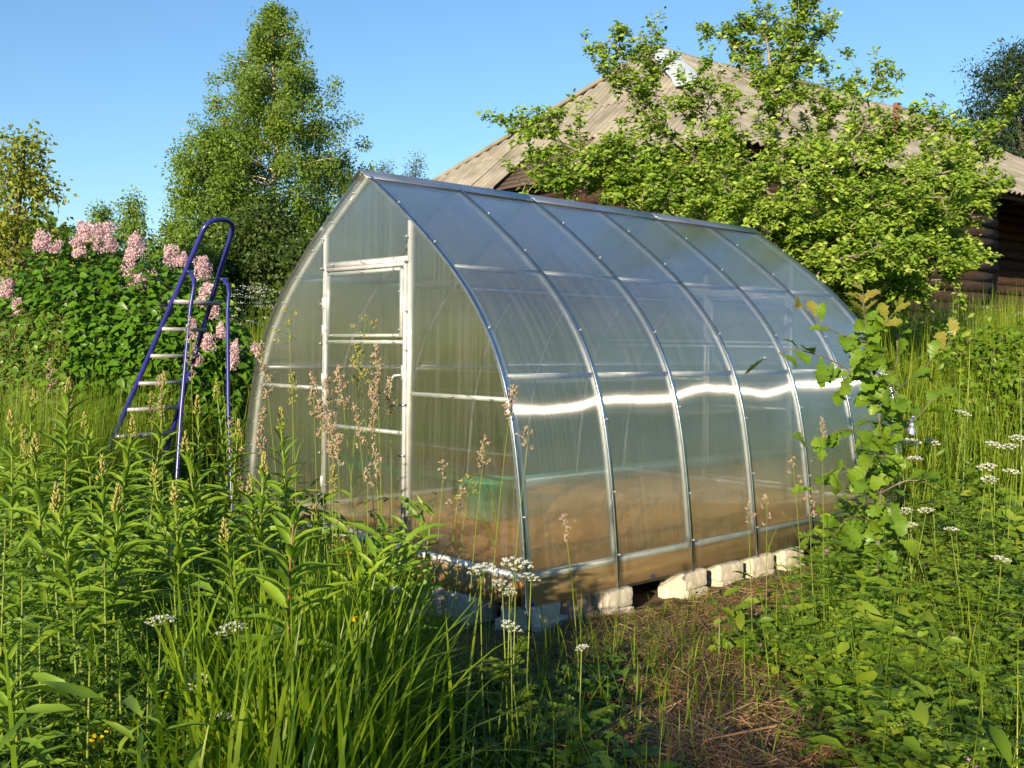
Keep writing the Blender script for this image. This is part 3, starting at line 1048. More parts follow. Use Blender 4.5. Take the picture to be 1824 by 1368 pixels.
# long side (faces the viewer)
up2 = unit(np.array([0, HWID / 2, HRISE]))
sl2 = math.hypot(HWID / 2, HRISE)
roof_face(np.array([0, 0, zE]), np.array([1.0, 0, 0]), up2, HLEN, sl2,
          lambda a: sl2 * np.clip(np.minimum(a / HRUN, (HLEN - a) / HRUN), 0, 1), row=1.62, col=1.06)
# far slopes, simple boarding so that the house is closed
MB().add([(0, HWID, zE), (HLEN, HWID, zE), apex2 - (0, 0, .02), apex - (0, 0, .02)], [(0, 3, 2, 1)]).build('far_slope', M['slate'], roof, **LB)
MB().add([(HLEN, 0, zE), (HLEN, HWID, zE), apex2 - (0, 0, .02)], [(0, 1, 2)]).build('far_hip', M['slate'], roof, **LB)
# boarding seen where sheets are missing
q0 = np.array([0.02, 0.3, zE - .06])
for k in range(9):
    b = k * .17
    p0 = np.array([0, 2.2, zE]) + up_ * b + np.array([.05, 0, -.06])
    p1 = np.array([0, 8.2 - b, zE]) + up_ * b + np.array([.05, 0, -.06])
    MB().bar(p0, p1, .15, .022, up=np.cross(ea, up_)).build('board', M['plank'], roof, **LB)
# white metal over the near hip and apex, grey cap along the ridge
hipd = unit(np.array([0, 0, zE]) - apex)
mb = MB()
rows = []
for k, a in enumerate(np.linspace(-.12, 3.6, 12)):
    c = apex + hipd * a + np.array([0, 0, .075])
    w = .50 + .05 * math.sin(k * 1.3)
    lft = unit(np.array([0, 1.0, 0]) + hipd * .3)
    rgt = unit(np.array([1.0, 0, 0]) + hipd * .1)
    e1 = c + np.array([0, .30, 0]) * w / .5 + np.array([0, 0, -.00])
    e2 = c + np.array([.62, 0, 0]) * w / .5
    # drop both edges onto their slopes
    def on_slope(p):
        zl = zE + HRISE / HRUN * p[0]
        zr = zE + HRISE / (HWID / 2) * p[1]
        return np.array([p[0], p[1], min(zl, zr, apex[2] - .02) + .062])
    rows.append([on_slope(e1), c - np.array([0, 0, .02]), on_slope(e2)])
rows = np.array(rows)
i = np.arange(11)[:, None] * 3 + np.arange(2)[None]
i = i.ravel()
mb.add(rows.reshape(-1, 3), np.stack([i, i + 1, i + 4, i + 3], -1))
mb.add(rows.reshape(-1, 3) - (0, 0, .004), np.stack([i + 3, i + 4, i + 1, i], -1))
mb.build('hip_flashing', M['white_metal'], roof, **LB)
hip2 = unit(np.array([0, HWID, zE]) - apex)
hl = np.linalg.norm(np.array([0, HWID, zE]) - apex)
MB().tube([apex + hip2 * a + np.array([0, 0, .03]) for a in np.linspace(0, hl, 12)], .05, 8).build('hip_cap', M['slate'], roof, True, **LB)
MB().tube([apex + np.array([a, 0, .02 - .05 * math.sin(a)]) for a in np.linspace(0, HLEN - 2 * HRUN, 16)], .065, 8).build('ridge_cap', M['slate'], roof, True, **LB)
pc = at(1597, 205, 24.5)
pl = Matrix.Rotation(-HA, 3, 'Z') @ Vector((pc[0] - E0[0], pc[1] - E0[1], 0))
MB().tube([(pl[0], pl[1], pc[2] - 1.4), (pl[0], pl[1], pc[2] + .28)], .075, 12).build('stove_pipe', M['rust'], roof, True, **LB)
# log walls
log_r = .125
OVH = .55


def log_wall(p, q, z0, z1, name_par, ends=True):
    n = int((z1 - z0) / (log_r * 1.86))
    for k in range(n):
        z = z0 + log_r + k * log_r * 1.86
        e = unit(q - p) * .28
        r = log_r * hr.uniform(.93, 1.06)
        pts = np.linspace(p - e, q + e, 9)
        pts = np.concatenate([pts, np.full((9, 1), z)], -1)
        pts[:, 2] += np.cumsum(hr.normal(0, .006, 9))
        pts[:, :2] += hr.normal(0, .006, (9, 2))
        lg = MB().tube(pts, r * hr.uniform(.95, 1.05, 9), 12).build('log', M['log'], house, True, **LB)


wA, wB, wC = np.array([OVH, OVH]), np.array([HLEN * .515, OVH]), np.array([OVH, HWID - OVH])
log_wall(wA, wB, hz0, zE + .1, house)
log_wall(wC, wA + (0, .0), hz0 + .12, zE + .2, house)
wD, wE = np.array([HLEN * .515, 2.7]), np.array([HLEN - OVH, 2.7])
log_wall(wB + (0, .28), wD, hz0 + .12, zE + .1, house)
log_wall(wD, wE, hz0, zE + 1.3, house)
MB().box((OVH, HWID - OVH - .1, hz0), (HLEN - OVH, HWID - OVH + .1, zE + .1)).build('rear_wall', M['log'], house, **LB)
MB().box((HLEN - OVH - .1, .7, hz0), (HLEN - OVH + .1, HWID - OVH, zE + .1)).build('end_wall', M['log'], house, **LB)
# rafters' undersides: soffit boards along the two near eaves
MB().box((.1, .1, zE - .14), (HLEN - .1, .16, zE - .03)).build('fascia', M['plank'], house, **LB)
MB().box((.1, .18, zE - .14), (.16, HWID - .1, zE - .03)).build('fascia', M['plank'], house, **LB)
for x in np.arange(1.0, HLEN, 1.1):
    MB().box((x, .14, zE - .12), (x + .12, OVH + .3, zE - .02)).build('rafter_end', M['plank'], house, **LB)

# ------------------------------------------------------------------ trees
DIA, DIAF = T_diamond(.62)
NAR, NARF = T_diamond(.30, .06)


def resample(pts, step):
    pts = np.asarray(pts, float)
    seg = np.concatenate([[0], np.cumsum(np.linalg.norm(np.diff(pts, axis=0), axis=1))])
    n = max(3, int(seg[-1] / step) + 1)
    q = np.linspace(0, seg[-1], n)
    P = np.stack([np.interp(q, seg, pts[:, c]) for c in range(3)], -1)
    for _ in range(2):
        P[1:-1] = .25 * P[:-2] + .5 * P[1:-1] + .25 * P[2:]
    return P, seg[-1]


def wander(p, d, L, n, r, wob=.15, grav=0.0):
    pts = [np.asarray(p, float)]
    d = unit(d)
    for _ in range(n):
        d = unit(d + r.normal(0, wob, 3) + np.array([0, 0, grav]))
        pts.append(pts[-1] + d * L / n)
    return np.array(pts)


def clump_tree(name, label, base, height, widths, nprim, nleaf, leaf, mat, bark, seed, droop=.35, sig=.16, trunk_r=.12, lean=(0, 0),
               shape=(DIA, DIAF), group=None, start=.12, rise=.55, clumps=9, crown_name='crown'):
    """tree with a central trunk; widths: (fraction of height, crown radius) table"""
    r = np.random.default_rng(seed)
    base = np.asarray(base, float)
    t = thing(name, label, 'tree', base, group)
    tops = base + np.array([lean[0], lean[1], height])
    fr = np.linspace(0, 1, 14)
    tp = base + fr[:, None] * (tops - base) + np.concatenate([r.normal(0, .02 * height / 5, (14, 2)) * np.minimum(fr * 4, 1)[:, None], np.zeros((14, 1))], -1)
    MB().tube(tp, trunk_r * (1 - fr) ** .9 + .012, 9).build('trunk', M[bark], t, True)
    wf, wr = np.array(widths).T
    limbs, C, W = MB(), [], []
    for k in range(nprim):
        f = start + (1 - start) * ((k + .5) / nprim) ** .92
        p = np.array([np.interp(f, fr, tp[:, c]) for c in range(3)])
        az = k * 2.39996 + r.normal(0, .3)
        R = np.interp(f, wf, wr) * r.uniform(.72, 1.12)
        d = np.array([math.cos(az), math.sin(az), rise * r.uniform(.6, 1.3)])
        L = R * 1.12
        pts = wander(p, d, L, 6, r, .10, -.05)
        limbs.tube(pts, np.linspace(trunk_r * .22 * (1.05 - f) + .008, .004, 7), 5)
        nc = max(3, int(clumps * (R / wr.max()) ** 1.0 + 2))
        a = r.uniform(.22, 1.0, nc) ** .8
        q = np.stack([np.interp(a * 6, np.arange(7), pts[:, c]) for c in range(3)], -1)
        q += r.normal(0, .13 * L ** .5, (nc, 3)) * a[:, None]
        C.append(q)
        W.append(np.full(nc, 1.0) * r.uniform(.5, 1.5, nc))
    C.append(tops + r.normal(0, .12, (5, 3)) * np.array([1, 1, 1]))
    W.append(np.ones(5) * .7)
    C, W = np.concatenate(C), np.concatenate(W)
    pick = r.choice(len(C), nleaf, p=W / W.sum())
    g = unit(r.normal(0, 1, (nleaf, 3))) * (r.uniform(0, 1, (nleaf, 1)) ** .45) * 1.7
    P = C[pick] + g * sig * np.array([1, 1, .8]) - np.array([0, 0, 1]) * droop * np.abs(r.normal(0, .7, (nleaf, 1))) * r.uniform(0, 1, (len(C), 1))[pick]
    limbs.build('limbs', M[bark], t, True)
    D = unit(g * .6 + r.normal(0, .6, (nleaf, 3)) + np.array([0, 0, -.5]))
    N = unit(r.normal(0, .8, (nleaf, 3)) + SUNB * .9)
    X, Y, Z = frames(D, N)
    o = MB().scatter(shape[0], shape[1], P, X, Y, Z, leaf * r.uniform(.6, 1.3, nleaf)).build(crown_name, M[mat], t)
    o["kind"] = "stuff"
    return t


def base_at(px, d, dz=0):
    p = at(px, HY, d)
    return np.array([p[0], d, float(gz(p[0], d)) + dz])


def px_m(px, d):
    return px * d / FPX


# the big birch: profile read off the picture (offset from the axis at each height)
d_ = 30.0
b_ = base_at(492, d_)
top_z = at(482, 12, d_)[2]
Hh = top_z - b_[2]
prof = []
for py, hw in ((560, 60), (480, 120), (400, 150), (320, 162), (260, 138), (200, 110), (130, 78), (80, 52), (45, 30), (12, 10)):
    prof.append(((at(480, py, d_)[2] - b_[2]) / Hh, px_m(hw, d_)))
prof = sorted([(max(f, 0), w) for f, w in prof])
clump_tree('birch_tree', 'tall birch with pointed crown, tallest tree left of the greenhouse', b_, Hh, prof, 130, 92000, .082, 'birch', 'birch_bark', 21,
           droop=.8, sig=.16, trunk_r=.15, lean=(px_m(-12, d_), 0), clumps=9, rise=.35)
d_ = 27.0
b_ = base_at(385, d_)
Hh = at(385, 235, d_)[2] - b_[2]
clump_tree('alder_tree', 'rounded lower tree leaning against the left side of the birch', b_, Hh, [(0, .6), (.3, px_m(75, d_)), (.6, px_m(85, d_)), (.85, px_m(55, d_)), (1, .15)],
           60, 26000, .09, 'birch', 'bark', 22, droop=.25, sig=.22, trunk_r=.1, clumps=9)
d_ = 20.0
b_ = base_at(470, d_)
Hh = at(470, 385, d_)[2] - b_[2]
clump_tree('bush', 'dense dark green bush under the birch beside the greenhouse roof', b_, Hh, [(0, px_m(60, d_)), (.5, px_m(95, d_)), (.85, px_m(70, d_)), (1, .3)],
           60, 16000, .085, 'shrub_dark', 'bark', 23, droop=.2, sig=.2, trunk_r=.08, start=.03, clumps=10)
d_ = 19.0
b_ = base_at(565, d_)
Hh = at(545, 430, d_)[2] - b_[2]
clump_tree('bush', 'low dark bush half hidden behind the left edge of the greenhouse', b_, Hh, [(0, px_m(60, d_)), (.5, px_m(80, d_)), (1, .3)],
           40, 9000, .085, 'shrub_dark', 'bark', 24, droop=.2, sig=.2, trunk_r=.08, start=.03, clumps=10)
# yellowish fruit tree at the left edge
d_ = 15.0
b_ = base_at(-10, d_)
Hh = at(40, 250, d_)[2] - b_[2]
clump_tree('pear_tree', 'yellowish green fruit tree cut by the left picture edge above lilac', b_, Hh, [(0, .3), (.3, px_m(80, d_)), (.6, px_m(125, d_)), (.85, px_m(60, d_)), (1, .12)],
           34, 5400, .08, 'pear', 'bark', 31, droop=.1, sig=.17, trunk_r=.10, lean=(px_m(55, d_), 0), clumps=7, rise=.8)
for k, (px, top, hw, d_, mt, lab) in enumerate([(30, 440, 90, 17., 'pear', 'leafy bush below the fruit tree at the left edge'), (150, 425, 90, 18., 'shrub_dark', 'dark bush behind the lilac blossoms'),
                                                (330, 440, 80, 19., 'birch', 'green bush between the lilac and ladder top'), (620, 500, 70, 15., 'vetch', 'bushy growth behind the greenhouse seen through its sheets'),
                                                (840, 470, 110, 14.5, 'vetch', 'broad bush between greenhouse and log house')]):
    b_ = base_at(px, d_)
    Hh = max(1.2, at(px, top, d_)[2] - b_[2])
    clump_tree('bush', lab, b_, Hh, [(0, px_m(hw * .7, d_)), (.5, px_m(hw, d_)), (.85, px_m(hw * .7, d_)), (1, .3)], 44, 8000, .085, mt, 'bark', 80 + k, droop=.15, sig=.2, trunk_r=.06, start=.03, clumps=9)
# far wood along the horizon
wr_ = np.random.default_rng(4)
nwd = 26000
ang = wr_.uniform(-.62, .62, nwd)
dist = wr_.uniform(75, 105, nwd)
hx = 6.0 + 2.2 * np.sin(ang * 23) + 1.5 * np.sin(ang * 57 + 1) + 1.0 * np.sin(ang * 131)
Pw = np.stack([np.sin(ang) * dist, np.cos(ang) * dist, 1.9 + hx * wr_.uniform(0, 1, nwd) ** .7 + wr_.normal(0, .25, nwd)], -1)
Xw, Yw, Zw = frames(sphere_dirs(nwd, wr_), SUNB + wr_.normal(0, .7, (nwd, 3)))
stuff(MB().scatter(DIA, DIAF, Pw, Xw, Yw, Zw, wr_.uniform(.5, 1.3, nwd)).build('far_wood', M['birch']), 'far line of trees along the horizon', 'wood')
# far small trees
for k, (px, top, hw, d_, lab) in enumerate([(235, 355, 42, 42., 'small distant tree showing above lilac, taller of two'), (178, 372, 30, 42., 'small distant tree showing above lilac, shorter of two'),
                                            (738, 285, 40, 46., 'pale distant willow top right of the greenhouse peak'), (680, 292, 34, 46., 'pale distant willow top just over the greenhouse peak'),
                                            (310, 395, 45, 36., 'loose low tree between lilac and the birch')]):
    b_ = base_at(px, d_)
    Hh = at(px, top, d_)[2] - b_[2]
    clump_tree('small_tree', lab, b_, Hh, [(0, .4), (.4, px_m(hw, d_)), (.75, px_m(hw * .8, d_)), (1, .2)], 40, 6000, .13, 'far_green' if k in (2, 3) else 'birch', 'bark', 40 + k,
               droop=.3, sig=.24, trunk_r=.1, shape=(NAR, NARF) if k in (2, 3) else (DIA, DIAF), group='distant small trees', clumps=7)
# dark willow at the right edge
d_ = 34.0
b_ = base_at(1815, d_)
Hh = at(1810, 92, d_)[2] - b_[2]
clump_tree('willow_tree', 'dark green willow rising behind the house at the right edge', b_, Hh, [(0, 1), (.35, px_m(95, d_)), (.65, px_m(110, d_)), (.88, px_m(80, d_)), (1, .3)],
           80, 34000, .17, 'willow', 'bark', 51, droop=.5, sig=.30, trunk_r=.2, shape=(NAR, NARF), clumps=10)

# ------------------------------------------------------------------ apple tree in front of the house
ar_ = np.random.default_rng(77)
DA = 12.4
apx = base_at(1432, DA)
apple = thing('apple_tree', 'spreading apple tree with pale folded leaves in front of the log house', 'tree', apx)
limb_px = [
    ([(1432, 640, 0), (1416, 480, 0), (1400, 380, .1)], .10, .075),
    ([(1400, 380, .1), (1388, 270, .1), (1378, 180, .1), (1370, 100, .2), (1362, 15, .2)], .07, .012),
    ([(1378, 190, .1), (1410, 90, 0), (1434, 15, -.1), (1444, -25, -.1)], .03, .008),
    ([(1379, 200, .1), (1322, 115, .3), (1288, 45, .4)], .03, .008),
    ([(1376, 170, .1), (1430, 110, .4), (1472, 45, .5)], .025, .007),
    ([(1410, 450, 0), (1300, 340, -.4), (1190, 245, -.6), (1120, 150, -.7), (1085, 70, -.7)], .05, .009),
    ([(1150, 200, -.6), (1170, 120, -.4), (1130, 70, -.4)], .02, .007),
    ([(1412, 470, 0), (1280, 385, -.6), (1130, 305, -1.0), (1010, 262, -1.1), (935, 215, -1.1)], .05, .008),
    ([(1180, 330, -.8), (1060, 320, -1.0), (925, 325, -1.1)], .025, .006),
    ([(1250, 370, -.5), (1140, 360, .2), (1000, 300, .5)], .025, .006),
    ([(1400, 400, .1), (1490, 300, -.3), (1540, 220, -.5), (1560, 145, -.5)], .045, .008),
    ([(1500, 300, -.3), (1600, 232, -.2), (1690, 205, 0)], .03, .007),
    ([(1410, 450, 0), (1540, 375, -.3), (1650, 295, -.3), (1745, 262, -.2), (1785, 230, -.2)], .05, .008),
    ([(1600, 330, -.3), (1700, 300, -.8), (1775, 330, -.9)], .025, .007),
    ([(1420, 500, 0), (1540, 430, -.5), (1640, 395, -.7), (1755, 385, -.8)], .045, .008),
    ([(1425, 540, 0), (1520, 480, -.5), (1620, 465, -.8), (1700, 455, -.9)], .04, .008),
    ([(1420, 520, 0), (1470, 440, -1.0), (1520, 400, -1.4)], .04, .008),
    ([(1415, 500, 0), (1330, 430, -.7), (1250, 400, -1.0), (1140, 372, -1.2)], .04, .008),
    ([(1400, 380, .1), (1310, 260, -.3), (1235, 185, -.5), (1225, 150, -.5)], .035, .007),
    ([(1400, 390, .1), (1450, 280, .5), (1462, 190, .7)], .035, .007),
    ([(1425, 560, 0), (1480, 500, -.9), (1560, 500, -1.2), (1640, 520, -1.3)], .03, .007),
    ([(1420, 520, 0), (1380, 450, -1.0), (1330, 380, -1.5), (1290, 330, -1.6)], .035, .007),
    ([(1420, 500, 0), (1560, 450, .5), (1690, 420, .8)], .03, .007),
    ([(1425, 560, 0), (1560, 520, -.6), (1680, 500, -.9), (1735, 470, -1.0)], .03, .007),
    ([(1420, 480, 0), (1500, 400, -1.2), (1610, 350, -1.5), (1700, 350, -1.5)], .03, .007),
    ([(1420, 500, 0), (1480, 470, -1.5), (1560, 440, -2.0), (1640, 440, -2.1)], .03, .007),
    ([(1410, 460, 0), (1380, 400, -1.2), (1420, 330, -1.6), (1470, 290, -1.7)], .03, .007),
    ([(1415, 470, 0), (1300, 430, -.3), (1200, 330, -.1), (1130, 270, 0)], .03, .007),
]
limbs, twigs = MB(), MB()
nodes_, ndir, nwt = [], [], []
for li, (pl_, r0, r1) in enumerate(limb_px):
    pts, L = resample([at(x, y, DA + dd) for x, y, dd in pl_], .12)
    pts[1:-1] += ar_.normal(0, .018, (len(pts) - 2, 3))
    if li == 0:
        pts[0, 2] = apx[2] - .05
    (limbs if r0 > .022 else twigs).tube(pts, np.linspace(r0 * .72, r1 * .8, len(pts)), 7)
    if li == 0:
        continue
    n2 = int(L / .06)
    for k in range(n2):
        f = .12 + .88 * (k + ar_.uniform()) / n2
        i_ = min(int(f * (len(pts) - 1)), len(pts) - 2)
        p = pts[i_] + (pts[i_ + 1] - pts[i_]) * ar_.uniform()
        t_ = unit(pts[i_ + 1] - pts[i_])
        d = unit(t_ * .5 + sphere_dirs(1, ar_)[0] * np.array([1, 1, .8]) + np.array([0, 0, .18]))
        l2 = ar_.uniform(.25, .62) * (1.0 if r0 > .03 else .75)
        b2 = wander(p, d, l2, 5, ar_, .22, .03)
        twigs.tube(b2, np.linspace(.008, .003, 6), 4)
        for q in range(int(l2 / .085)):
            g = ar_.uniform(.25, 1.0)
            nodes_.append([np.interp(g * 5, np.arange(6), b2[:, c]) for c in range(3)])
            ndir.append(unit(b2[-1] - b2[0]))
        # short spurs
        for _ in range(2):
            g = ar_.uniform(.3, 1.0)
            s0 = np.array([np.interp(g * 5, np.arange(6), b2[:, c]) for c in range(3)])
            s1 = wander(s0, sphere_dirs(1, ar_)[0] + np.array([0, 0, .3]), ar_.uniform(.08, .2), 2, ar_, .2)
            twigs.tube(s1, [.004, .003, .002], 3)
            nodes_ += [list(s1[1]), list(s1[2])]
            ndir += [unit(s1[2] - s1[0])] * 2
limbs.build('trunk', M['apple_bark'], apple, True)
twigs.build('twigs', M['apple_bark'], apple, True)
ND, DD = np.array(nodes_), np.array(ndir)
thin = ar_.uniform(0, 1, len(ND)) < np.where(ND[:, 2] > at(1300, 260, DA)[2], .72, 1.0) * np.where((ND[:, 0] < at(1180, 300, DA)[0]), .85, 1.0)
ND, DD = ND[thin], DD[thin]
LT, LF = T_leaf([(.28, .26), (.62, .27)], fold=.30, droop=.30)
per = 14
n = len(ND) * per
P = np.repeat(ND, per, 0) + ar_.normal(0, .03, (n, 3))
az = ar_.uniform(0, 2 * math.pi, n)
D = np.stack([np.cos(az), np.sin(az), ar_.uniform(-.35, .55, n)], -1) + np.repeat(DD, per, 0) * .5
N = SUNB * .8 + np.array([0, 0, .45]) + ar_.normal(0, .45, (n, 3))
X, Y, Z = frames(D, N)
ao = MB().scatter(LT, LF, P, X, Y, Z, .057 * ar_.uniform(.5, 1.4, n)).build('leaves', M['apple'], apple)
ao["kind"] = "stuff"
print('apple leaves', n)

# ------------------------------------------------------------------ lilac
lr = np.random.default_rng(5)
lil_base = np.array([-3.6, 10.3, float(gz(-3.6, 10.3))])
lilac = thing('lilac_bush', 'large lilac bush with heart shaped leaves and pink blossoms behind the ladder', 'bush', lil_base)
# outline (px, top py) of the leafy mass
ox = np.array([-60, 0, 40, 90, 130, 180, 230, 280, 330, 380, 420, 450])
oy = np.array([540, 500, 455, 425, 415, 422, 432, 440, 465, 500, 560, 630])
cand = []
while len(cand) < 8500:
    px, f = lr.uniform(-60, 452), lr.uniform(0, 1) ** .8
    ty = np.interp(px, ox, oy) + lr.normal(0, 10)
    py = ty + f * (835 - ty)
    # rounded front: depth grows towards the outline
    rx = (px - 190) / 275
    ry = (py - 640) / 235
    bulge = math.sqrt(max(0, 1 - .75 * min(1, rx * rx + ry * ry)))
    d = 10.75 - 1.35 * bulge + lr.exponential(.22)
    p = at(px, py, d)
    if p[2] < gz(p[0], p[1]) + .08:
        continue
    cand.append(p)
P = np.array(cand)
n = len(P)
out = unit(P - (lil_base + np.array([0, .3, 1.0])))
az = lr.uniform(0, 2 * math.pi, n)
D = unit(np.stack([np.cos(az), np.sin(az), lr.uniform(-.9, .2, n)], -1) + out * .5 + np.array([0, -.25, -.25]))
N = unit(SUNB * .8 + np.array([0, 0, .35]) + out * .5 + lr.normal(0, .36, (n, 3)))
X, Y, Z = frames(D, N)
HT, HF = T_leaf([(.10, .24), (.30, .33), (.62, .22)], fold=.16, droop=.18)
size = .098 * lr.uniform(.55, 1.2, n)
order = np.argsort(P[:, 1] - P[:, 2] * .2 + (size < .07) * 9)
near, rest = order[:300], order[300:]
o = MB().scatter(HT, HF, P[rest], X[rest], Y[rest], Z[rest], size[rest]).build('leaves', M['lilac'], lilac)
o["kind"] = "stuff"
heart = MB().scatter(HT, HF, np.zeros((1, 3)), np.eye(3)[:1], np.eye(3)[1:2], np.eye(3)[2:], 1.0).mesh('leaf', M['lilac'])


def place(name, me, parent, P, X, Y, Z, s):
    o = bpy.data.objects.new(name, me)
    COL.objects.link(o)
    o.parent = parent
    q = P - np.array(parent_origin(parent))
    o.matrix_local = Matrix(((X[0] * s, Y[0] * s, Z[0] * s, q[0]), (X[1] * s, Y[1] * s, Z[1] * s, q[1]), (X[2] * s, Y[2] * s, Z[2] * s, q[2]), (0, 0, 0, 1)))
    return o


for k in near:
    place('leaf', heart, lilac, P[k], X[k], Y[k], Z[k], size[k])
st_ = MB()
for k in range(26):
    a = lr.uniform(0, 6.28)
    tip = at(lr.uniform(0, 430), lr.uniform(470, 600), lr.uniform(9.7, 10.6))
    b = lil_base + np.array([math.cos(a) * .5, math.sin(a) * .3, 0])
    mid = (b + tip) / 2 + lr.normal(0, .08, 3)
    st_.tube([b, mid, tip], [.018, .012, .004], 5)
st_.build('stems', M['bark'], lilac, True)
OCT = [(-1, 0, 0), (1, 0, 0), (0, -1, 0), (0, 1, 0), (0, 0, -1), (0, 0, 1)]
OCTF = [[(0, 4, 2), (0, 2, 5), (0, 5, 3), (0, 3, 4), (1, 2, 4), (1, 5, 2), (1, 3, 5), (1, 4, 3)]]
FLT = [(0, 0, -.25)] + [(math.cos(a) * (1.0 if i % 2 == 0 else .42), math.sin(a) * (1.0 if i % 2 == 0 else .42), 0) for i, a in enumerate(np.arange(8) * math.pi / 4)]
FLF = [[(0, 1 + i, 1 + (i + 1) % 8) for i in range(8)]]
blooms = [(75, 428, 40, 34), (152, 412, 42, 34), (186, 424, 52, 40), (140, 441, 36, 30), (241, 436, 46, 34), (230, 470, 54, 34), (252, 502, 34, 50), (304, 456, 38, 28), (325, 462, 26, 24),
          (362, 477, 40, 40), (366, 524, 40, 36), (379, 553, 30, 24), (12, 512, 36, 28), (35, 546, 26, 28), (342, 583, 40, 22), (394, 588, 30, 20), (371, 610, 32, 30), (417, 632, 54, 26), (290, 540, 24, 22),
          (457, 622, 24, 18), (100, 440, 24, 20), (352, 640, 22, 20)]
for k, (px, py, h, w) in enumerate(blooms):
    d = 9.75 if px < 330 else 9.45
    c = at(px, py, d)
    hh, ww = px_m(h, d), px_m(w, d)
    nf = int(70 + 5200 * hh * ww * 4)
    u = lr.uniform(0, 1, nf)
    rad = ww * .5 * np.sqrt(np.clip(1 - u, .04, 1)) * np.where(u < .12, u / .12 * .6 + .4, 1)
    a = lr.uniform(0, 6.28, nf)
    lean = np.array([lr.normal(0, .25), lr.normal(0, .1) - .1, 1.0])
    Pp = c + ((u - .5) * hh)[:, None] * unit(lean) + np.stack([np.cos(a) * rad, np.sin(a) * rad, lr.normal(0, .01, nf)], -1) * lr.uniform(.75, 1.08, nf)[:, None]
    nb_ = 7
    bc = lr.uniform(-1, 1, (nb_, 3)) * np.array([ww * .33, ww * .3, hh * .36])
    bi = lr.integers(0, nb_, nf)
    Pp = np.where((lr.uniform(0, 1, nf) < .6)[:, None], c + bc[bi] + unit(lr.normal(0, 1, (nf, 3))) * ww * .27 * lr.uniform(.6, 1, (nf, 1)), Pp)
    on = unit(np.stack([np.cos(a), np.sin(a), .5 + 0 * a], -1) + lr.normal(0, .35, (nf, 3)))
    X, Y, Z = frames(sphere_dirs(nf, lr), on)
    MB().scatter(FLT, FLF, Pp, X, Y, Z, .0105 * lr.uniform(.7, 1.25, nf)).build('blossom', M['lilac_bloom'], lilac)

# ------------------------------------------------------------------ herbs: builders
fr = np.random.default_rng(99)
LANCE, LANCEF = T_leaf([(.25, .085), (.55, .10), (.8, .055)], fold=.35, droop=.34)
LANCE2, LANCE2F = T_leaf([(.25, .08), (.55, .095), (.8, .05)], fold=.45, droop=.62)
E3 = np.eye(3)
lance_meshes = [MB().scatter(T, F, np.zeros((1, 3)), E3[:1], E3[1:2], E3[2:], 1.0).mesh('leaf', M['fireweed']) for T, F in ((LANCE, LANCEF), (LANCE2, LANCE2F))]


def fireweed(px, py, d, label, nleaf=66, leaf=.155, bud=True, red=False, foot=None):
    top = at(px, py, d)
    b = np.array([top[0] + fr.normal(0, .10), top[1] + fr.normal(.05, .06), 0.0])
    leaf = leaf * fr.uniform(.85, 1.15)
    if foot is not None:
        b[0] = at(foot, HY, d)[0]
    b[2] = gz(b[0], b[1])
    H = top[2] - b[2]
    t = thing('fireweed', label, 'plant', b, 'willowherb plants in the foreground')
    a = np.linspace(0, 1, 9)
    pts = b + a[:, None] * (top - b) + np.stack([.03 * np.sin(a * 3), 0 * a, 0 * a], -1) * fr.normal(0, 1)
    MB().tube(pts, np.linspace(.0065, .003, 9), 7).build('stem', M['red_stem' if red else 'stem'], t, True)
    ph = fr.uniform(0, 6.28)
    for k in range(nleaf):
        f = .16 + .83 * ((k + .5) / nleaf) ** .85
        p = np.array([np.interp(f, a, pts[:, c]) for c in range(3)])
        az = ph + k * 2.39996 + fr.normal(0, .25)
        el = np.interp(f, [0, .6, .85, 1], [.15, .55, .95, 1.5]) + fr.normal(0, .2)
        D = np.array([math.cos(az) * math.cos(el), math.sin(az) * math.cos(el), math.sin(el)])
        N = np.array([-math.cos(az) * math.sin(el), -math.sin(az) * math.sin(el), math.cos(el)]) + SUNB * .55 + fr.normal(0, .2, 3)
        X, Y, Z = frames(D[None], N[None])
        s = leaf * np.interp(f, [0, .3, .7, .9, 1], [.75, 1, 1, .7, .38]) * fr.uniform(.8, 1.15)
        place('leaf', lance_meshes[k % 2], t, p, X[0], Y[0], Z[0], s)
    if bud:
        nb = 46
        u = fr.uniform(0, 1, nb)
        a2 = fr.uniform(0, 6.28, nb)
        L = .085
        Pp = top + np.stack([np.cos(a2) * .016 * (1 - u * .85), np.sin(a2) * .016 * (1 - u * .85), u * L - .01], -1)
        D = unit(np.stack([np.cos(a2) * .6, np.sin(a2) * .6, .5 + u], -1))
        X, Y, Z = frames(D, sphere_dirs(nb, fr))
        MB().scatter([(c[0], c[1] * .3, c[2] * .3) for c in OCT], OCTF, Pp, X, Y, Z, .011).build('bud_spike', M['seed_green'], t)
    return t


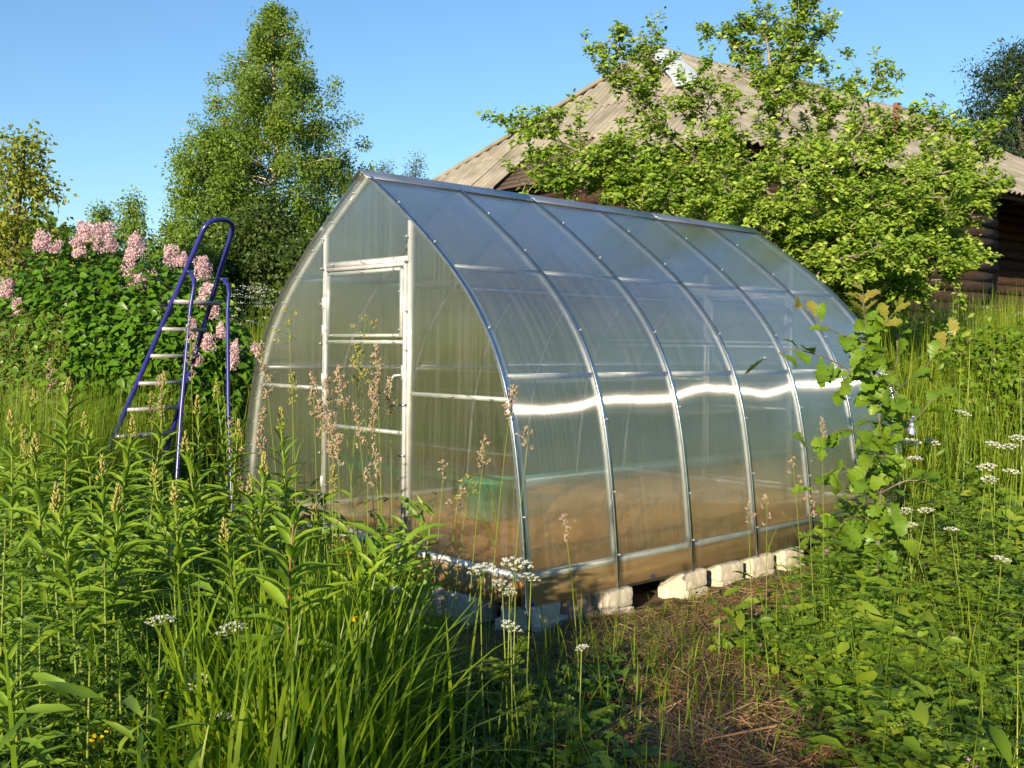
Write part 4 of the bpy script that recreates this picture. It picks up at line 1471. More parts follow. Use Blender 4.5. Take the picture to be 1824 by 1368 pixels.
def panicle(mb, tip, down, length, width, n, size, r, loose=False):
    """spikelets on short side branches below the tip"""
    down = unit(down)
    nb = max(5, int(n / 7))
    for k in range(nb):
        f = (k + r.uniform(0, .6)) / nb
        o = tip + down * f * length
        a = r.uniform(0, 6.28)
        w = width * (.18 + .82 * math.sin(min(1, f * 1.1 + .12) * math.pi * .62)) * r.uniform(.55, 1.1)
        d = unit(np.array([math.cos(a), math.sin(a), .9 if not loose else .35]))
        m = max(3, int(n / nb))
        g = r.uniform(.25 if not loose else .65, 1.0, m)
        P = o + d[None] * (g * w)[:, None] + r.normal(0, size * .55, (m, 3))
        D = unit(d + r.normal(0, .45, (m, 3)) + np.array([0, 0, .3]))
        X, Y, Z = frames(D, sphere_dirs(m, r))
        mb[0].scatter([(c[0], c[1] * .34, c[2] * .34) for c in OCT], OCTF, P, X, Y, Z, size * r.uniform(.7, 1.25, m))
        mb[1].tube([o, o + d * w], [.0009, .0006], 3)


def grass_stalk(px, py, d, length_px, width_px, label, foot_px=None, n=70, green=False, loose=False, group='flowering grasses in front of the greenhouse', size=.0088):
    tip = at(px, py, d)
    fx = at(foot_px if foot_px is not None else px + fr.normal(0, 20), HY, d)[0]
    b = np.array([fx, d + fr.normal(0, .05), 0.0])
    b[2] = gz(b[0], b[1])
    t = thing('grass_stalk', label, 'grass', b, group)
    a = np.linspace(0, 1, 10)
    pts = b + a[:, None] * (tip - b) + (np.sin(a * math.pi * .5)[:, None] - a[:, None]) * np.array([(tip - b)[0] * -.6, 0, 0])
    sm, pm, bm2 = MB(), MB(), MB()
    sm.tube(pts, np.linspace(.0026, .0011, 10), 5)
    panicle((pm, sm), tip, pts[-2] - pts[-1], px_m(length_px, d), px_m(width_px, d) * .62, int(n * 1.5), size, fr, loose)
    sm.build('stem', M['stem'], t, True)
    pm.build('panicle', M['seed_green' if green else 'seed'], t)["kind"] = "stuff"
    for k in range(2):                                  # narrow leaves on the culm
        f = fr.uniform(.25, .62)
        p = np.array([np.interp(f, a, pts[:, c]) for c in range(3)])
        az = fr.uniform(0, 6.28)
        V, F = blades(p[None], np.array([fr.uniform(.16, .3)]), np.array([.006]), np.array([az]), np.array([.5]), np.array([.5]), 4)
        MB().add(V, *F).build('blade', M['grass'], t)
    return t


def blades(P, h, w, az, lean, curl, nseg=3, twist=0.0):
    """tapering blades; returns vertices and faces"""
    n = len(P)
    tt = np.linspace(0, 1, nseg + 1)
    dirv = np.stack([np.cos(az), np.sin(az), 0 * az], -1)
    side = np.stack([-np.sin(az + twist), np.cos(az + twist), 0 * az], -1)
    rise = tt[None] - .45 * curl[:, None] * tt[None] ** 2.4
    outw = lean[:, None] * tt[None] + curl[:, None] * .62 * tt[None] ** 2
    C = P[:, None] + h[:, None, None] * (rise[..., None] * np.array([0, 0, 1.0]) + outw[..., None] * dirv[:, None])
    wt = np.clip(np.where(tt < .3, .72 + tt, 1.02) * (1 - tt ** 2.2), 0, 1)[None] * w[:, None] / 2
    Lp, Rp = C + side[:, None] * wt[..., None], C - side[:, None] * wt[..., None]
    V = np.concatenate([np.stack([Lp[:, :-1], Rp[:, :-1]], 2).reshape(n, -1, 3), C[:, -1:]], 1)
    k = V.shape[1]
    base = (np.arange(n) * k)[:, None]
    Q = np.concatenate([np.stack([base[:, 0] + 2 * i, base[:, 0] + 2 * i + 1, base[:, 0] + 2 * i + 3, base[:, 0] + 2 * i + 2], -1) for i in range(nseg - 1)]) if nseg > 1 else np.zeros((0, 4), int)
    T = np.stack([base[:, 0] + k - 3, base[:, 0] + k - 2, base[:, 0] + k - 1], -1)
    return V.reshape(-1, 3), [T, Q]


def umbel(px, py, d, dia_px, label, group, foot=None, seedv=0, flat=.35):
    c = at(px, py, d)
    b = np.array([c[0] + fr.normal(0, .05), d + fr.normal(.04, .05), 0.0])
    if foot is not None:
        b[0] = at(foot, HY, d)[0]
    b[2] = gz(b[0], b[1])
    t = thing('umbel_flower', label, 'flower', b, group)
    R = px_m(dia_px, d) / 2
    hub = c - np.array([0, 0, R * .75])
    st = MB()
    st.tube([b, (b + hub) / 2 + fr.normal(0, .015, 3), hub], [.003, .0026, .002], 5)
    head = MB()
    nr = 17
    nrm = unit(np.array([fr.normal(0, .18), fr.normal(0, .15) - .12, 1.0]))
    for k in range(nr):
        rr = R * math.sqrt((k + .5) / nr)
        a = k * 2.39996
        e = np.array([math.cos(a) * rr, math.sin(a) * rr, -flat * rr * rr / R])
        e = c + e + nrm * .0
        e[2] += -(nrm[0] * (e[0] - c[0]) + nrm[1] * (e[1] - c[1]))
        st.tube([hub, e - np.array([0, 0, R * .1])], [.0011, .0008], 3)
        m = 16
        rad = R * .20
        q = fr.normal(0, 1, (m, 3))
        q = e + unit(q) * rad * np.array([1, 1, .45]) * fr.uniform(.3, 1.0, (m, 1))
        X, Y, Z = frames(sphere_dirs(m, fr), unit(np.array([0, -.1, 1.0]) + fr.normal(0, .4, (m, 3))))
        head.scatter(FLT, FLF, q, X, Y, Z, max(.0028, R * .085) * fr.uniform(.7, 1.2, m))
    st.build('stem', M['stem'], t, True)
    head.build('flower_head', M['white_flower'], t)["kind"] = "stuff"
    # one or two divided leaves low on the stem
    lf = MB()
    for _ in range(2):
        f = fr.uniform(.3, .7)
        p = b * (1 - f) + hub * f
        n = 12
        a = fr.uniform(0, 6.28)
        dv = np.array([math.cos(a), math.sin(a), .3])
        g = np.linspace(.2, 1, n // 2)
        Pp = np.concatenate([p + dv * (.11 * x) for x in g]).reshape(-1, 3)
        Pp = np.repeat(Pp, 2, 0)
        sd = np.cross(dv, [0, 0, 1.0])
        D = dv * .8 + np.where(np.arange(len(Pp)) % 2 == 0, 1, -1)[:, None] * sd
        X, Y, Z = frames(D, np.tile([0, 0, 1.0], (len(Pp), 1)) + fr.normal(0, .2, (len(Pp), 3)))
        lf.scatter(DIA, DIAF, Pp, X, Y, Z, .05 * np.linspace(1, .6, len(Pp)))
    lf.build('foliage', M['herb'], t)


# ------------------------------------------------------------------ herbs: placed one by one
fw = [(18, 765, 4.0, 40), (62, 812, 3.5, 40), (122, 700, 4.7, 40), (182, 850, 3.55, 42), (236, 772, 4.2, 42), (292, 690, 4.9, 40), (386, 705, 4.7, 42), (425, 775, 5.1, 34),
      (330, 800, 4.4, 40), (500, 758, 4.3, 46), (445, 880, 4.1, 40), (528, 925, 3.0, 52), (8, 1180, 2.75, 36), (100, 905, 3.2, 40), (275, 860, 3.9, 40), (150, 760, 5.2, 34), (560, 930, 4.4, 30), (352, 735, 4.6, 44), (470, 840, 3.9, 44), (210, 905, 3.3, 44), (310, 900, 3.5, 44), (400, 960, 3.5, 42), (60, 720, 5.2, 36)]
fw = sorted(fw)
for k, (px, py, d, nl) in enumerate(fw):
    if (px, py) == (528, 925):
        fireweed(px, py, d, 'near willowherb with reddish stem standing out in the bright broad grass', 66, .165, bud=False, red=True)
    elif (px, py) == (500, 758):
        fireweed(px, py, d, 'tall willowherb with green bud spike in front of the greenhouse left edge', 64, .16)
    elif (px, py) == (8, 1180):
        fireweed(px, py, d, 'leafy willowherb in the bottom left corner', nl, .15, bud=False)
    else:
        fireweed(px, py, d, f'green willowherb among the weeds, {ORD[k]} counting from the left edge', int(nl * 1.4), .155)

gs = [  # px, py, depth, panicle length, width, foot px, spikelets, green, loose
    (465, 612, 4.6, 108, 34, 520, 95, 0, 0), (521, 664, 4.5, 62, 22, 528, 55, 1, 0), (513, 553, 4.7, 70, 46, 535, 34, 1, 1), (557, 668, 4.4, 82, 24, 575, 85, 0, 0), (582, 672, 4.45, 78, 26, 600, 80, 0, 0),
    (604, 655, 4.35, 78, 36, 655, 110, 0, 0), (634, 616, 4.5, 80, 40, 690, 100, 1, 0), (670, 614, 4.4, 112, 28, 690, 150, 0, 0), (694, 672, 4.45, 72, 26, 705, 75, 0, 0), (662, 690, 4.3, 90, 26, 690, 120, 0, 0),
    (634, 726, 4.3, 80, 30, 680, 70, 0, 0), (466, 728, 4.2, 86, 28, 470, 80, 0, 0), (571, 716, 4.25, 70, 24, 588, 80, 0, 0), (590, 740, 4.2, 82, 30, 610, 110, 0, 0), (602, 776, 4.2, 60, 22, 610, 60, 0, 0),
    (668, 795, 4.2, 60, 26, 690, 60, 0, 0), (593, 830, 4.1, 55, 16, 600, 50, 1, 0), (655, 835, 4.15, 40, 26, 660, 30, 0, 1), (652, 562, 4.7, 46, 40, 610, 34, 1, 1),
    (914, 690, 4.3, 62, 28, 868, 110, 0, 0), (866, 780, 4.2, 62, 34, 830, 60, 0, 0), (944, 764, 4.4, 40, 30, 905, 40, 0, 1), (792, 822, 4.3, 40, 26, 770, 26, 0, 1), (838, 848, 4.25, 46, 40, 800, 40, 1, 1),
    (1004, 918, 4.2, 52, 24, 1042, 70, 0, 0), (818, 868, 4.2, 50, 28, 790, 34, 0, 1), (1412, 815, 5.0, 50, 22, 1440, 30, 0, 1), (1331, 893, 5.0, 46, 28, 1345, 36, 0, 1), (1366, 880, 5.1, 60, 20, 1370, 34, 0, 1),
    (1440, 882, 5.0, 40, 24, 1450, 34, 0, 1), (1463, 745, 4.9, 40, 20, 1480, 36, 0, 0)]
gs = sorted(gs)
for k, g in enumerate(gs):
    where = 'in front of the greenhouse door end' if g[0] < 950 else 'beside the long greenhouse wall'
    grass_stalk(*g[:5], f'slender flowering grass stalk {where}, {ORD[k]} seed head from left', g[5], g[6], bool(g[7]), bool(g[8]))
gl = [(120, 690, 5.0, 70, 16), (286, 668, 4.9, 80, 18), (338, 565, 5.2, 120, 24), (40, 760, 4.6, 60, 14), (412, 745, 4.9, 120, 26), (268, 700, 5.2, 60, 18), (88, 640, 6.5, 60, 20), (430, 800, 4.8, 90, 22)]
gl = sorted(gl)
for k, (px, py, d, L, w) in enumerate(gl):
    grass_stalk(px, py, d, L, w, f'beige flowering grass stalk near the ladder and lilac, {ORD[k]} seed head from left', px + 14, 80, k % 3 == 0, False, 'flowering grasses near the ladder')

# right-hand umbels
um = [(1622, 782, 6.6, 32), (1660, 783, 6.8, 26), (1629, 813, 6.3, 26), (1660, 844, 6.2, 24), (1757, 827, 6.0, 30), (1762, 850, 5.8, 26), (1772, 788, 6.3, 28), (1797, 791, 6.2, 28), (1812, 776, 6.5, 26), (1802, 836, 5.9, 28),
      (1649, 905, 5.6, 26), (1694, 939, 5.3, 24), (1618, 931, 5.4, 28), (1612, 906, 5.6, 24), (1783, 991, 4.9, 30), (1716, 732, 7.2, 24), (1690, 590, 12, 20), (1640, 573, 12.5, 20)]
um = sorted(um)
for k, (px, py, d, s) in enumerate(um):
    umbel(px, py, d, s * 1.15, f'white umbel flower head on the weedy right side, {ORD[k]} from left', 'white umbels right of the greenhouse')
uf = [(856, 1006, 3.7, 52), (919, 996, 3.65, 60), (895, 1036, 3.6, 42), (946, 1023, 3.55, 34), (908, 1052, 3.6, 26), (910, 1110, 3.5, 40), (286, 1098, 3.2, 52), (412, 1112, 3.2, 56), (350, 1206, 3.0, 44), (404, 1270, 2.9, 40), (702, 1046, 3.7, 20), (1036, 1150, 3.5, 24)]
uf = sorted(uf)
for k, (px, py, d, s) in enumerate(uf):
    umbel(px, py, d, s, f'white umbel flower head near the front, {ORD[k]} from left', 'white umbels in the foreground', foot=px + (20 if px > 700 else 8))
# clover-like yellow flowers
for k, (px, py, d, lab) in enumerate([(172, 1318, 2.85, 'yellow pea flower low among dark leaves, lower of two at bottom left'), (196, 1294, 2.9, 'yellow pea flower low among dark leaves, upper of two at bottom left'),
                                      (631, 1097, 3.3, 'small yellow buttercup beside the bright broad grass'), (722, 1186, 3.3, 'tiny yellow bud in the shade right of the broad grass')]):
    c = at(px, py, d)
    b = np.array([c[0] + .02, c[1] + .05, float(gz(c[0], c[1]))])
    t = thing('yellow_flower', lab, 'flower', b, 'yellow flowers in the foreground')
    MB().tube([b, (b + c) / 2 + (.01, 0, 0), c], [.002, .002, .0015], 5).build('stem', M['stem'], t, True)
    m = 12 if k < 3 else 5
    q = c + unit(fr.normal(0, 1, (m, 3))) * .011 * (1 if k < 3 else .5)
    X, Y, Z = frames(unit(q - c), sphere_dirs(m, fr))
    MB().scatter(*T_leaf([(.4, .35), (.8, .3)], .1, .2), q - X * .006, X, Y, Z, .016 if k < 3 else .009).build('petals', M['yellow_flower'], t)

# ------------------------------------------------------------------ mugwort stand, bottom left
mr = np.random.default_rng(15)


def mugwort(px, py, d, label):
    top = at(px, py, d)
    b = np.array([top[0], top[1] + .03, float(gz(top[0], top[1]))])
    t = thing('mugwort', label, 'plant', b, 'feathery mugwort in the lower left')
    MB().tube([b, (b + top) / 2 + mr.normal(0, .01, 3), top], [.005, .004, .0025], 6).build('stem', M['stem'], t, True)
    P_, D_, S_ = [], [], []
    for k in range(30):
        f = .12 + .88 * k / 30
        p = b * (1 - f) + top * f
        az = k * 2.39996 + mr.normal(0, .2)
        el = np.interp(f, [0, .7, 1], [.1, .5, 1.3])
        dv = np.array([math.cos(az) * math.cos(el), math.sin(az) * math.cos(el), math.sin(el)])
        sd = unit(np.cross(dv, [0, 0, 1.0]) + 1e-6)
        L = .12 * np.interp(f, [0, .4, 1], [.8, 1, .45])
        for g, w in ((.35, .5), (.55, .6), (.75, .5), (1.0, 0)):
            for sg in ((-1, 1) if w else (0,)):
                P_.append(p + dv * L * (g - .3))
                D_.append(dv * .8 + sd * sg)
                S_.append(L * (.5 if w else .55))
    P_, D_, S_ = np.array(P_), np.array(D_), np.array(S_)
    X, Y, Z = frames(D_, np.tile([0, 0, 1.0], (len(P_), 1)) + mr.normal(0, .3, (len(P_), 3)))
    o = MB().scatter(*T_leaf([(.35, .10), (.7, .08)], .2, .2), P_, X, Y, Z, S_ * mr.uniform(.8, 1.2, len(S_))).build('foliage', M['mugwort'], t)


mg = [(92, 935, 3.3), (186, 1000, 3.2), (40, 1020, 3.1), (130, 1085, 3.0), (210, 1130, 2.9), (30, 1150, 2.85), (160, 1180, 2.8), (250, 1010, 3.4), (70, 1120, 3.0), (265, 1180, 2.9), (10, 930, 3.5), (140, 985, 3.5), (225, 960, 3.7), (310, 1040, 3.3), (330, 1170, 3.0)]
mg = sorted(mg)
for k, (px, py, d) in enumerate(mg):
    mugwort(px, py, d, f'dark feathery mugwort plant in the lower left, {ORD[k]} of fifteen from the left edge')

# ------------------------------------------------------------------ oak sapling
orr = np.random.default_rng(8)


def oak_mesh(name, mat, lob, seed):
    r = np.random.default_rng(seed)
    n = 22
    x = np.linspace(0, 1, n)
    env = .36 * np.sin(np.pi * x ** 1.25) ** .8 * (.55 + .6 * x) + .012
    w = env * (1 - lob * (.5 + .5 * np.cos(x * 2 * math.pi * 3.6 + .9)) ** 1.6)
    w[0], w[-1] = .012, .03
    bend = -.22 * x ** 2 + .03 * np.sin(x * 7 + r.uniform(0, 6))
    V, quads = [], []
    for i in range(n):
        wv = .03 * math.sin(i * 1.9 + r.uniform(0, .5))
        V += [(x[i] + .25 * w[i], w[i], bend[i] + .2 * w[i] + wv), (x[i], 0, bend[i]), (x[i] + .25 * w[i], -w[i], bend[i] + .2 * w[i] - wv)]
    for i in range(n - 1):
        for c in range(2):
            a = 3 * i + c
            quads.append((a, a + 1, a + 4, a + 3))
    return make_mesh(name, np.array(V), [np.array(quads)], M[mat], True)


oak_green = [oak_mesh('leaf', 'oak', .36, k) for k in range(3)]
oak_young = [oak_mesh('leaf', 'oak_young', .34, 10 + k) for k in range(2)]
DO = 5.5
ob = np.array([at(1560, HY, DO)[0], DO, 0.0])
ob[2] = gz(ob[0], ob[1])
oak = thing('oak_sapling', 'young oak sapling with big lobed leaves and yellowish shoots beside the greenhouse', 'tree', ob)
ost = MB()
main = [ob, at(1566, 930, DO), at(1572, 800, DO), at(1560, 690, DO), at(1545, 600, DO), at(1535, 530, DO)]
pts, _ = resample(main, .06)
ost.tube(pts, np.linspace(.011, .003, len(pts)), 7)
shoots = [([(1545, 610, 0), (1480, 590, -.05), (1432, 548, -.1)], 7, 2), ([(1560, 690, 0), (1480, 640, -.1), (1410, 618, -.15), (1365, 640, -.2)], 10, 1), ([(1540, 560, 0), (1537, 520, 0)], 7, 6),
          ([(1560, 690, 0), (1600, 650, .1), (1595, 560, .1)], 8, 1), ([(1565, 720, 0), (1640, 660, .15), (1700, 600, .2)], 9, 3), ([(1570, 780, 0), (1500, 760, -.15), (1440, 800, -.25)], 11, 0),
          ([(1570, 790, 0), (1640, 740, .1), (1668, 700, .1)], 9, 0), ([(1566, 850, 0), (1490, 830, -.2), (1450, 870, -.3)], 10, 0), ([(1566, 880, 0), (1620, 850, -.1), (1680, 870, -.15)], 8, 0),
          ([(1565, 930, 0), (1510, 920, -.3), (1480, 960, -.35)], 9, 0), ([(1552, 640, 0), (1530, 640, -.25), (1500, 690, -.35)], 9, 0), ([(1556, 660, 0), (1600, 700, -.25), (1610, 750, -.3)], 9, 0),
          ([(1568, 830, 0), (1560, 800, -.3), (1540, 850, -.4)], 8, 0), ([(1545, 600, 0), (1575, 580, -.1), (1590, 560, -.1)], 6, 3), ([(1566, 900, 0), (1590, 900, -.3), (1600, 960, -.35)], 7, 0)]
leaf_spots = []
for sp_, nl, young in shoots:
    q, L = resample([at(x, y, DO + dd) for x, y, dd in sp_], .04)
    ost.tube(q, np.linspace(.005, .0018, len(q)), 5)
    td = unit(q[-1] - q[-2])
    for k in range(nl):
        f = 1 - .82 * (k / max(1, nl - 1)) if nl > 1 else 1
        i_ = int(f * (len(q) - 1))
        p = q[i_]
        az = k * 2.4 + orr.normal(0, .3)
        sd = sphere_dirs(1, orr)[0]
        D = unit(td * .6 + sd * 1.0 + np.array([0, -.15, .05]))
        if k < young:
            D = unit(td * .8 + sd * .9 + np.array([0, 0, .35]))
        N = unit(np.array([0, -.45, .85]) + orr.normal(0, .4, 3))
        leaf_spots.append((p, D, N, k < young))
for f in np.linspace(.2, .96, 110):
    i_ = int(f * (len(pts) - 1))
    leaf_spots.append((pts[i_], unit(sphere_dirs(1, orr)[0] + np.array([0, -.35, -.1])), unit(np.array([0, -.45, .85]) + orr.normal(0, .45, 3)), False))
ost.build('stem', M['bark'], oak, True)
for k, (p, D, N, yg) in enumerate(leaf_spots):
    X, Y, Z = frames(D[None], N[None])
    place('leaf', (oak_young if yg else oak_green)[k % 2], oak, p, X[0], Y[0], Z[0], orr.uniform(.09, .15) * (1.0 if not yg else .92))

# ------------------------------------------------------------------ ground cover
vr = np.random.default_rng(123)


def outside_gh(x, y, m=.05):
    t, s = g_local(x, y)
    return (t < -m) | (t > GL + m) | (s < -m) | (s > GW + m)


def cover_mask(x, y):
    """0..1 how overgrown the ground is: bare straw in front, a trodden strip along the long wall"""
    t, s = g_local(x, y)
    straw = np.exp(-(((x - .72) / .62) ** 4 + ((y - 3.7) / 1.35) ** 4))
    strip = ((s < 0) & (s > -.75) & (t > -.5) & (t < 3.0)).astype(float)
    mid = ((x > -.35) & (x < 1.0) & (y > 3.2) & (y < 5.9)).astype(float)
    return np.clip(1 - np.maximum.reduce([straw, .85 * strip, .8 * mid]), 0, 1)


def spread(n, x0, x1, y0, y1, keep=None):
    out = []
    while sum(map(len, out)) < n:
        x, y = vr.uniform(x0, x1, n), vr.uniform(y0, y1, n)
        ok = outside_gh(x, y) & (np.abs(x) < .53 * y + .5)
        if keep is not None:
            ok &= vr.uniform(0, 1, n) < keep(x, y)
        out.append(np.stack([x[ok], y[ok]], -1))
    q = np.concatenate(out)[:n]
    return np.concatenate([q, gz(q[:, 0], q[:, 1])[:, None] - .01], -1)


def patchy(x, y, f=1.0, ph=0.0):
    return np.clip(.55 + .5 * np.sin(2.3 * f * x + 1.1 * f * y + ph) * np.cos(1.9 * f * y - .7 * f * x + 2 * ph), 0.06, 1)


def grass_layer(name, label, n, box, h, w, mat, keep=None, lean=.25, curl=.5, nseg=3, hvar=.35):
    P = spread(n, *box, keep)
    hh = h * np.exp(vr.normal(0, hvar, n)).clip(.35, 1.6)
    V, F = blades(P, hh, w * vr.uniform(.6, 1.3, n), vr.uniform(0, 6.28, n), np.abs(vr.normal(0, lean, n)), np.abs(vr.normal(0, curl, n)).clip(0, 1.1), nseg)
    o = MB().add(V, *F).build(name, M[mat])
    return stuff(o, label, 'grass')


def left_keep(x, y):
    t, s = g_local(x, y)
    front = np.where((s > -.6) & (s < 3.0) & (t < 0), np.clip((-t - .55) / 1.1, .04, 1), 1)
    dark = np.where(y < 3.5, .12, 1)
    return np.where(x < -.30, 1, .0) * patchy(x, y, 1.4) * front * dark



grass_layer('meadow_grass', 'thin green grass filling the weedy ground left of the greenhouse', 15000, (-5.2, -.2, 2.2, 8.8), .36, .007, 'grass', left_keep, .3, .5, 4)
# bright broad grass, a tall clump left of centre
nb_ = 1500
bx = np.concatenate([vr.normal(-.60, .13, 1000), vr.normal(-.88, .2, 500)])
by = np.concatenate([vr.normal(3.25, .35, 1000), vr.normal(3.6, .4, 500)])
ok = outside_gh(bx, by, .1) & (by > 2.35)
bx, by = bx[ok], by[ok]
hb = vr.uniform(.40, .95, len(bx))
V, F = blades(np.stack([bx, by, gz(bx, by)], -1), hb, vr.uniform(.011, .027, len(bx)), vr.uniform(0, 6.28, len(bx)), np.abs(vr.normal(0, .16, len(bx))), np.abs(vr.normal(0, .38, len(bx))).clip(0, 1.0), 7, .4)
stuff(MB().add(V, *F).build('broad_grass', M['broad_grass']), 'bright broad bladed grass clump left of the corner blocks', 'grass')
# taller broad blades in front of the door
nb_ = 420
bx, by = vr.normal(-.62, .16, nb_), vr.normal(4.35, .22, nb_)
hb = vr.uniform(.35, .95, nb_)
V, F = blades(np.stack([bx, by, gz(bx, by)], -1), hb, vr.uniform(.006, .014, nb_), vr.uniform(0, 6.28, nb_), np.abs(vr.normal(0, .10, nb_)), np.abs(vr.normal(0, .3, nb_)).clip(0, .9), 6, .3)
stuff(MB().add(V, *F).build('tussock_grass', M['broad_grass']), 'upright grass tussock below the door of the greenhouse', 'grass')
# leafy weeds under the tall plants on the left
def leaf_layer(name, label, n, box, hmax, leaf, mat, keep=None, T=None, cat='weeds', hp=1.0, updir=.2):
    P = spread(n, *box, keep)
    P[:, 2] += hmax * vr.uniform(0, 1, n) ** hp * patchy(P[:, 0], P[:, 1], 2.1, 1.0)
    az = vr.uniform(0, 6.28, n)
    D = np.stack([np.cos(az), np.sin(az), vr.normal(updir, .35, n)], -1)
    X, Y, Z = frames(D, SUNB * .7 + np.array([0, 0, .5]) + vr.normal(0, .45, (n, 3)))
    T_, F_ = T or T_leaf([(.3, .2), (.65, .2)], .2, .2)
    return stuff(MB().scatter(T_, F_, P, X, Y, Z, leaf * vr.uniform(.5, 1.3, n)).build(name, M[mat]), label, cat)


leaf_layer('leafy_weeds', 'mixed leafy weeds under the willowherb on the left', 24000, (-4.6, -.35, 2.3, 7.4), .86, .12, 'fireweed', left_keep, T_leaf([(.3, .085), (.65, .085)], .3, .4), hp=.75, updir=.7)
leaf_layer('mugwort_leaves', 'dark narrow leaves under the mugwort in the lower left', 15000, (-2.4, -.45, 2.2, 3.9), .46, .055, 'mugwort', lambda x, y: patchy(x, y, 2.4, .5), T_leaf([(.3, .10), (.65, .09)], .25, .3), hp=.8, updir=.5)
leaf_layer('shade_weeds', 'low dark leaves in the shaded ground at bottom centre', 3600, (-.55, .5, 2.5, 4.6), .20, .075, 'mugwort', lambda x, y: np.clip(1.2 - np.abs(x + .02) * 1.5, 0, 1), T_leaf([(.3, .17), (.65, .17)], .2, .25))
grass_layer('shade_grass', 'sparse grass blades in the shade at bottom centre', 800, (-.5, 1.1, 2.6, 5.2), .26, .006, 'grass', lambda x, y: np.clip(.9 - .5 * np.abs(x), .12, 1), .35, .5, 5)
grass_layer('turf', 'short trampled turf along the long wall of the greenhouse', 9000, (-.1, 4.6, 4.0, 8.6), .07, .004, 'grass', lambda x, y: patchy(x, y, 2.2, .4), .6, .6, 3)
# vetch and clover carpet on the right
def right_keep(x, y):
    t, s = g_local(x, y)
    strip = -.85 + .4 * smooth(1.9, 2.9, t)
    edge = 1.10 + .1 * np.sin(y * 3) - .18 * np.clip(y - 4.3, 0, 2)
    return np.where((x > edge) & (s < strip), 1, 0) * np.clip((x - edge) * 3 + .15, 0, 1)


nv = 7500
Pv = spread(nv, .7, 4.2, 2.9, 7.4, right_keep)
hv = (.04 + .62 * vr.uniform(0, 1, nv) ** 1.1 * patchy(Pv[:, 0], Pv[:, 1], 2.6, .7)) * np.clip((Pv[:, 0] - .75) * 1.5, .25, 1)
Pv[:, 2] += hv
az = vr.uniform(0, 6.28, nv)
dv = np.stack([np.cos(az), np.sin(az), vr.normal(.35, .3, nv)], -1)
dv = unit(dv)
sd = unit(np.cross(dv, np.array([0, 0, 1.0])))
npair = 6
mb = MB()
leafT = T_leaf([(.5, .19)], .1, .1)
Lr = vr.uniform(.06, .10, nv)
for k in range(npair):
    for sg in (-1, 1):
        g = .2 + .8 * k / (npair - 1)
        Pp = Pv + dv * (Lr * g)[:, None] - np.array([0, 0, 1.0]) * (.25 * Lr * g * g)[:, None]
        X, Y, Z = frames(dv * .55 + sd * sg, SUNB * .6 + np.array([0, 0, .6]) + vr.normal(0, .3, (nv, 3)))
        mb.scatter(*leafT, Pp, X, Y, Z, Lr * .34)
stuff(mb.build('vetch', M['vetch']), 'carpet of feathery vetch leaves at the lower right', 'vetch')
P2 = Pv[vr.choice(nv, 400)]
V, F = blades(np.stack([P2[:, 0], P2[:, 1], gz(P2[:, 0], P2[:, 1])], -1), vr.uniform(.15, .4, 400), np.full(400, .003), vr.uniform(0, 6.28, 400), vr.uniform(0, .6, 400), vr.uniform(0, .8, 400), 5)
stuff(MB().add(V, *F).build('vetch_stems', M['stem']), 'thin green vetch stems at the lower right', 'vetch')
leaf_layer('clover', 'small rounded leaves between the vetch at the lower right', 5000, (.9, 4.2, 2.9, 7.2), .40, .055, 'herb', right_keep, T_leaf([(.3, .26), (.7, .3)], .15, .15))
pp = Pv[vr.choice(nv, 46)] + np.array([0, 0, .05])
for k in range(4):
    pass
X, Y, Z = frames(sphere_dirs(46 * 5, vr), sphere_dirs(46 * 5, vr))
stuff(MB().scatter(FLT, FLF, np.repeat(pp, 5, 0) + vr.normal(0, .008, (230, 3)), X, Y, Z, .008).build('vetch_blossom', M['violet_flower']), 'tiny violet vetch blossoms sprinkled over the lower right carpet', 'blossom')
grass_layer('right_grass', 'tall loose grass standing in the weeds on the right side', 1700, (1.2, 4.6, 2.9, 7.8), .5, .005, 'grass', right_keep, .3, .55, 6)
leaf_layer('coarse_weeds', 'coarse pointed leaves among the vetch at the lower right', 2600, (1.0, 4.2, 2.9, 7.2), .62, .10, 'herb', lambda x, y: right_keep(x, y) * patchy(x, y, 3.1, 2.0) ** 2, T_leaf([(.25, .16), (.6, .17)], .2, .3), updir=.4)
# coarse leafy growth behind, right of the greenhouse
rk2 = lambda x, y: ((x > 1.9) & outside_gh(x, y, .15)) * np.clip((x - 1.7) * 1.5, 0, 1)
leaf_layer('ground_elder', 'broad bright leaves of ground elder right of the oak sapling', 11000, (1.9, 6.5, 5.2, 10.5), .62, .085, 'herb', rk2, T_leaf([(.25, .24), (.6, .25)], .15, .2), hp=.8)
grass_layer('field_grass', 'tall grass on the rising field before the house', 30000, (2.2, 15, 8.0, 21), 1.02, .011, 'grass', lambda x, y: ((x > 2.2)) * patchy(x, y, .8), .16, .35, 4)
leaf_layer('field_weeds', 'mixed weeds among the tall field grass before the house', 18000, (2.5, 13, 8.0, 19), 1.0, .075, 'vetch', lambda x, y: patchy(x, y, .7, 2), T_leaf([(.3, .16), (.65, .15)], .2, .3))
grass_layer('back_grass', 'tall feathery meadow grass behind the ladder and lilac', 26000, (-13, 3, 8.6, 22), .85, .011, 'grass', lambda x, y: patchy(x, y, .7, 1), .2, .4, 4)
grass_layer('side_grass', 'tall fine grass at the left edge before the lilac', 12000, (-4.4, -2.9, 6.4, 9.6), .85, .006, 'grass', lambda x, y: (x < -2.75 - .1 * (9 - y)) * 1.0, .14, .35, 5)
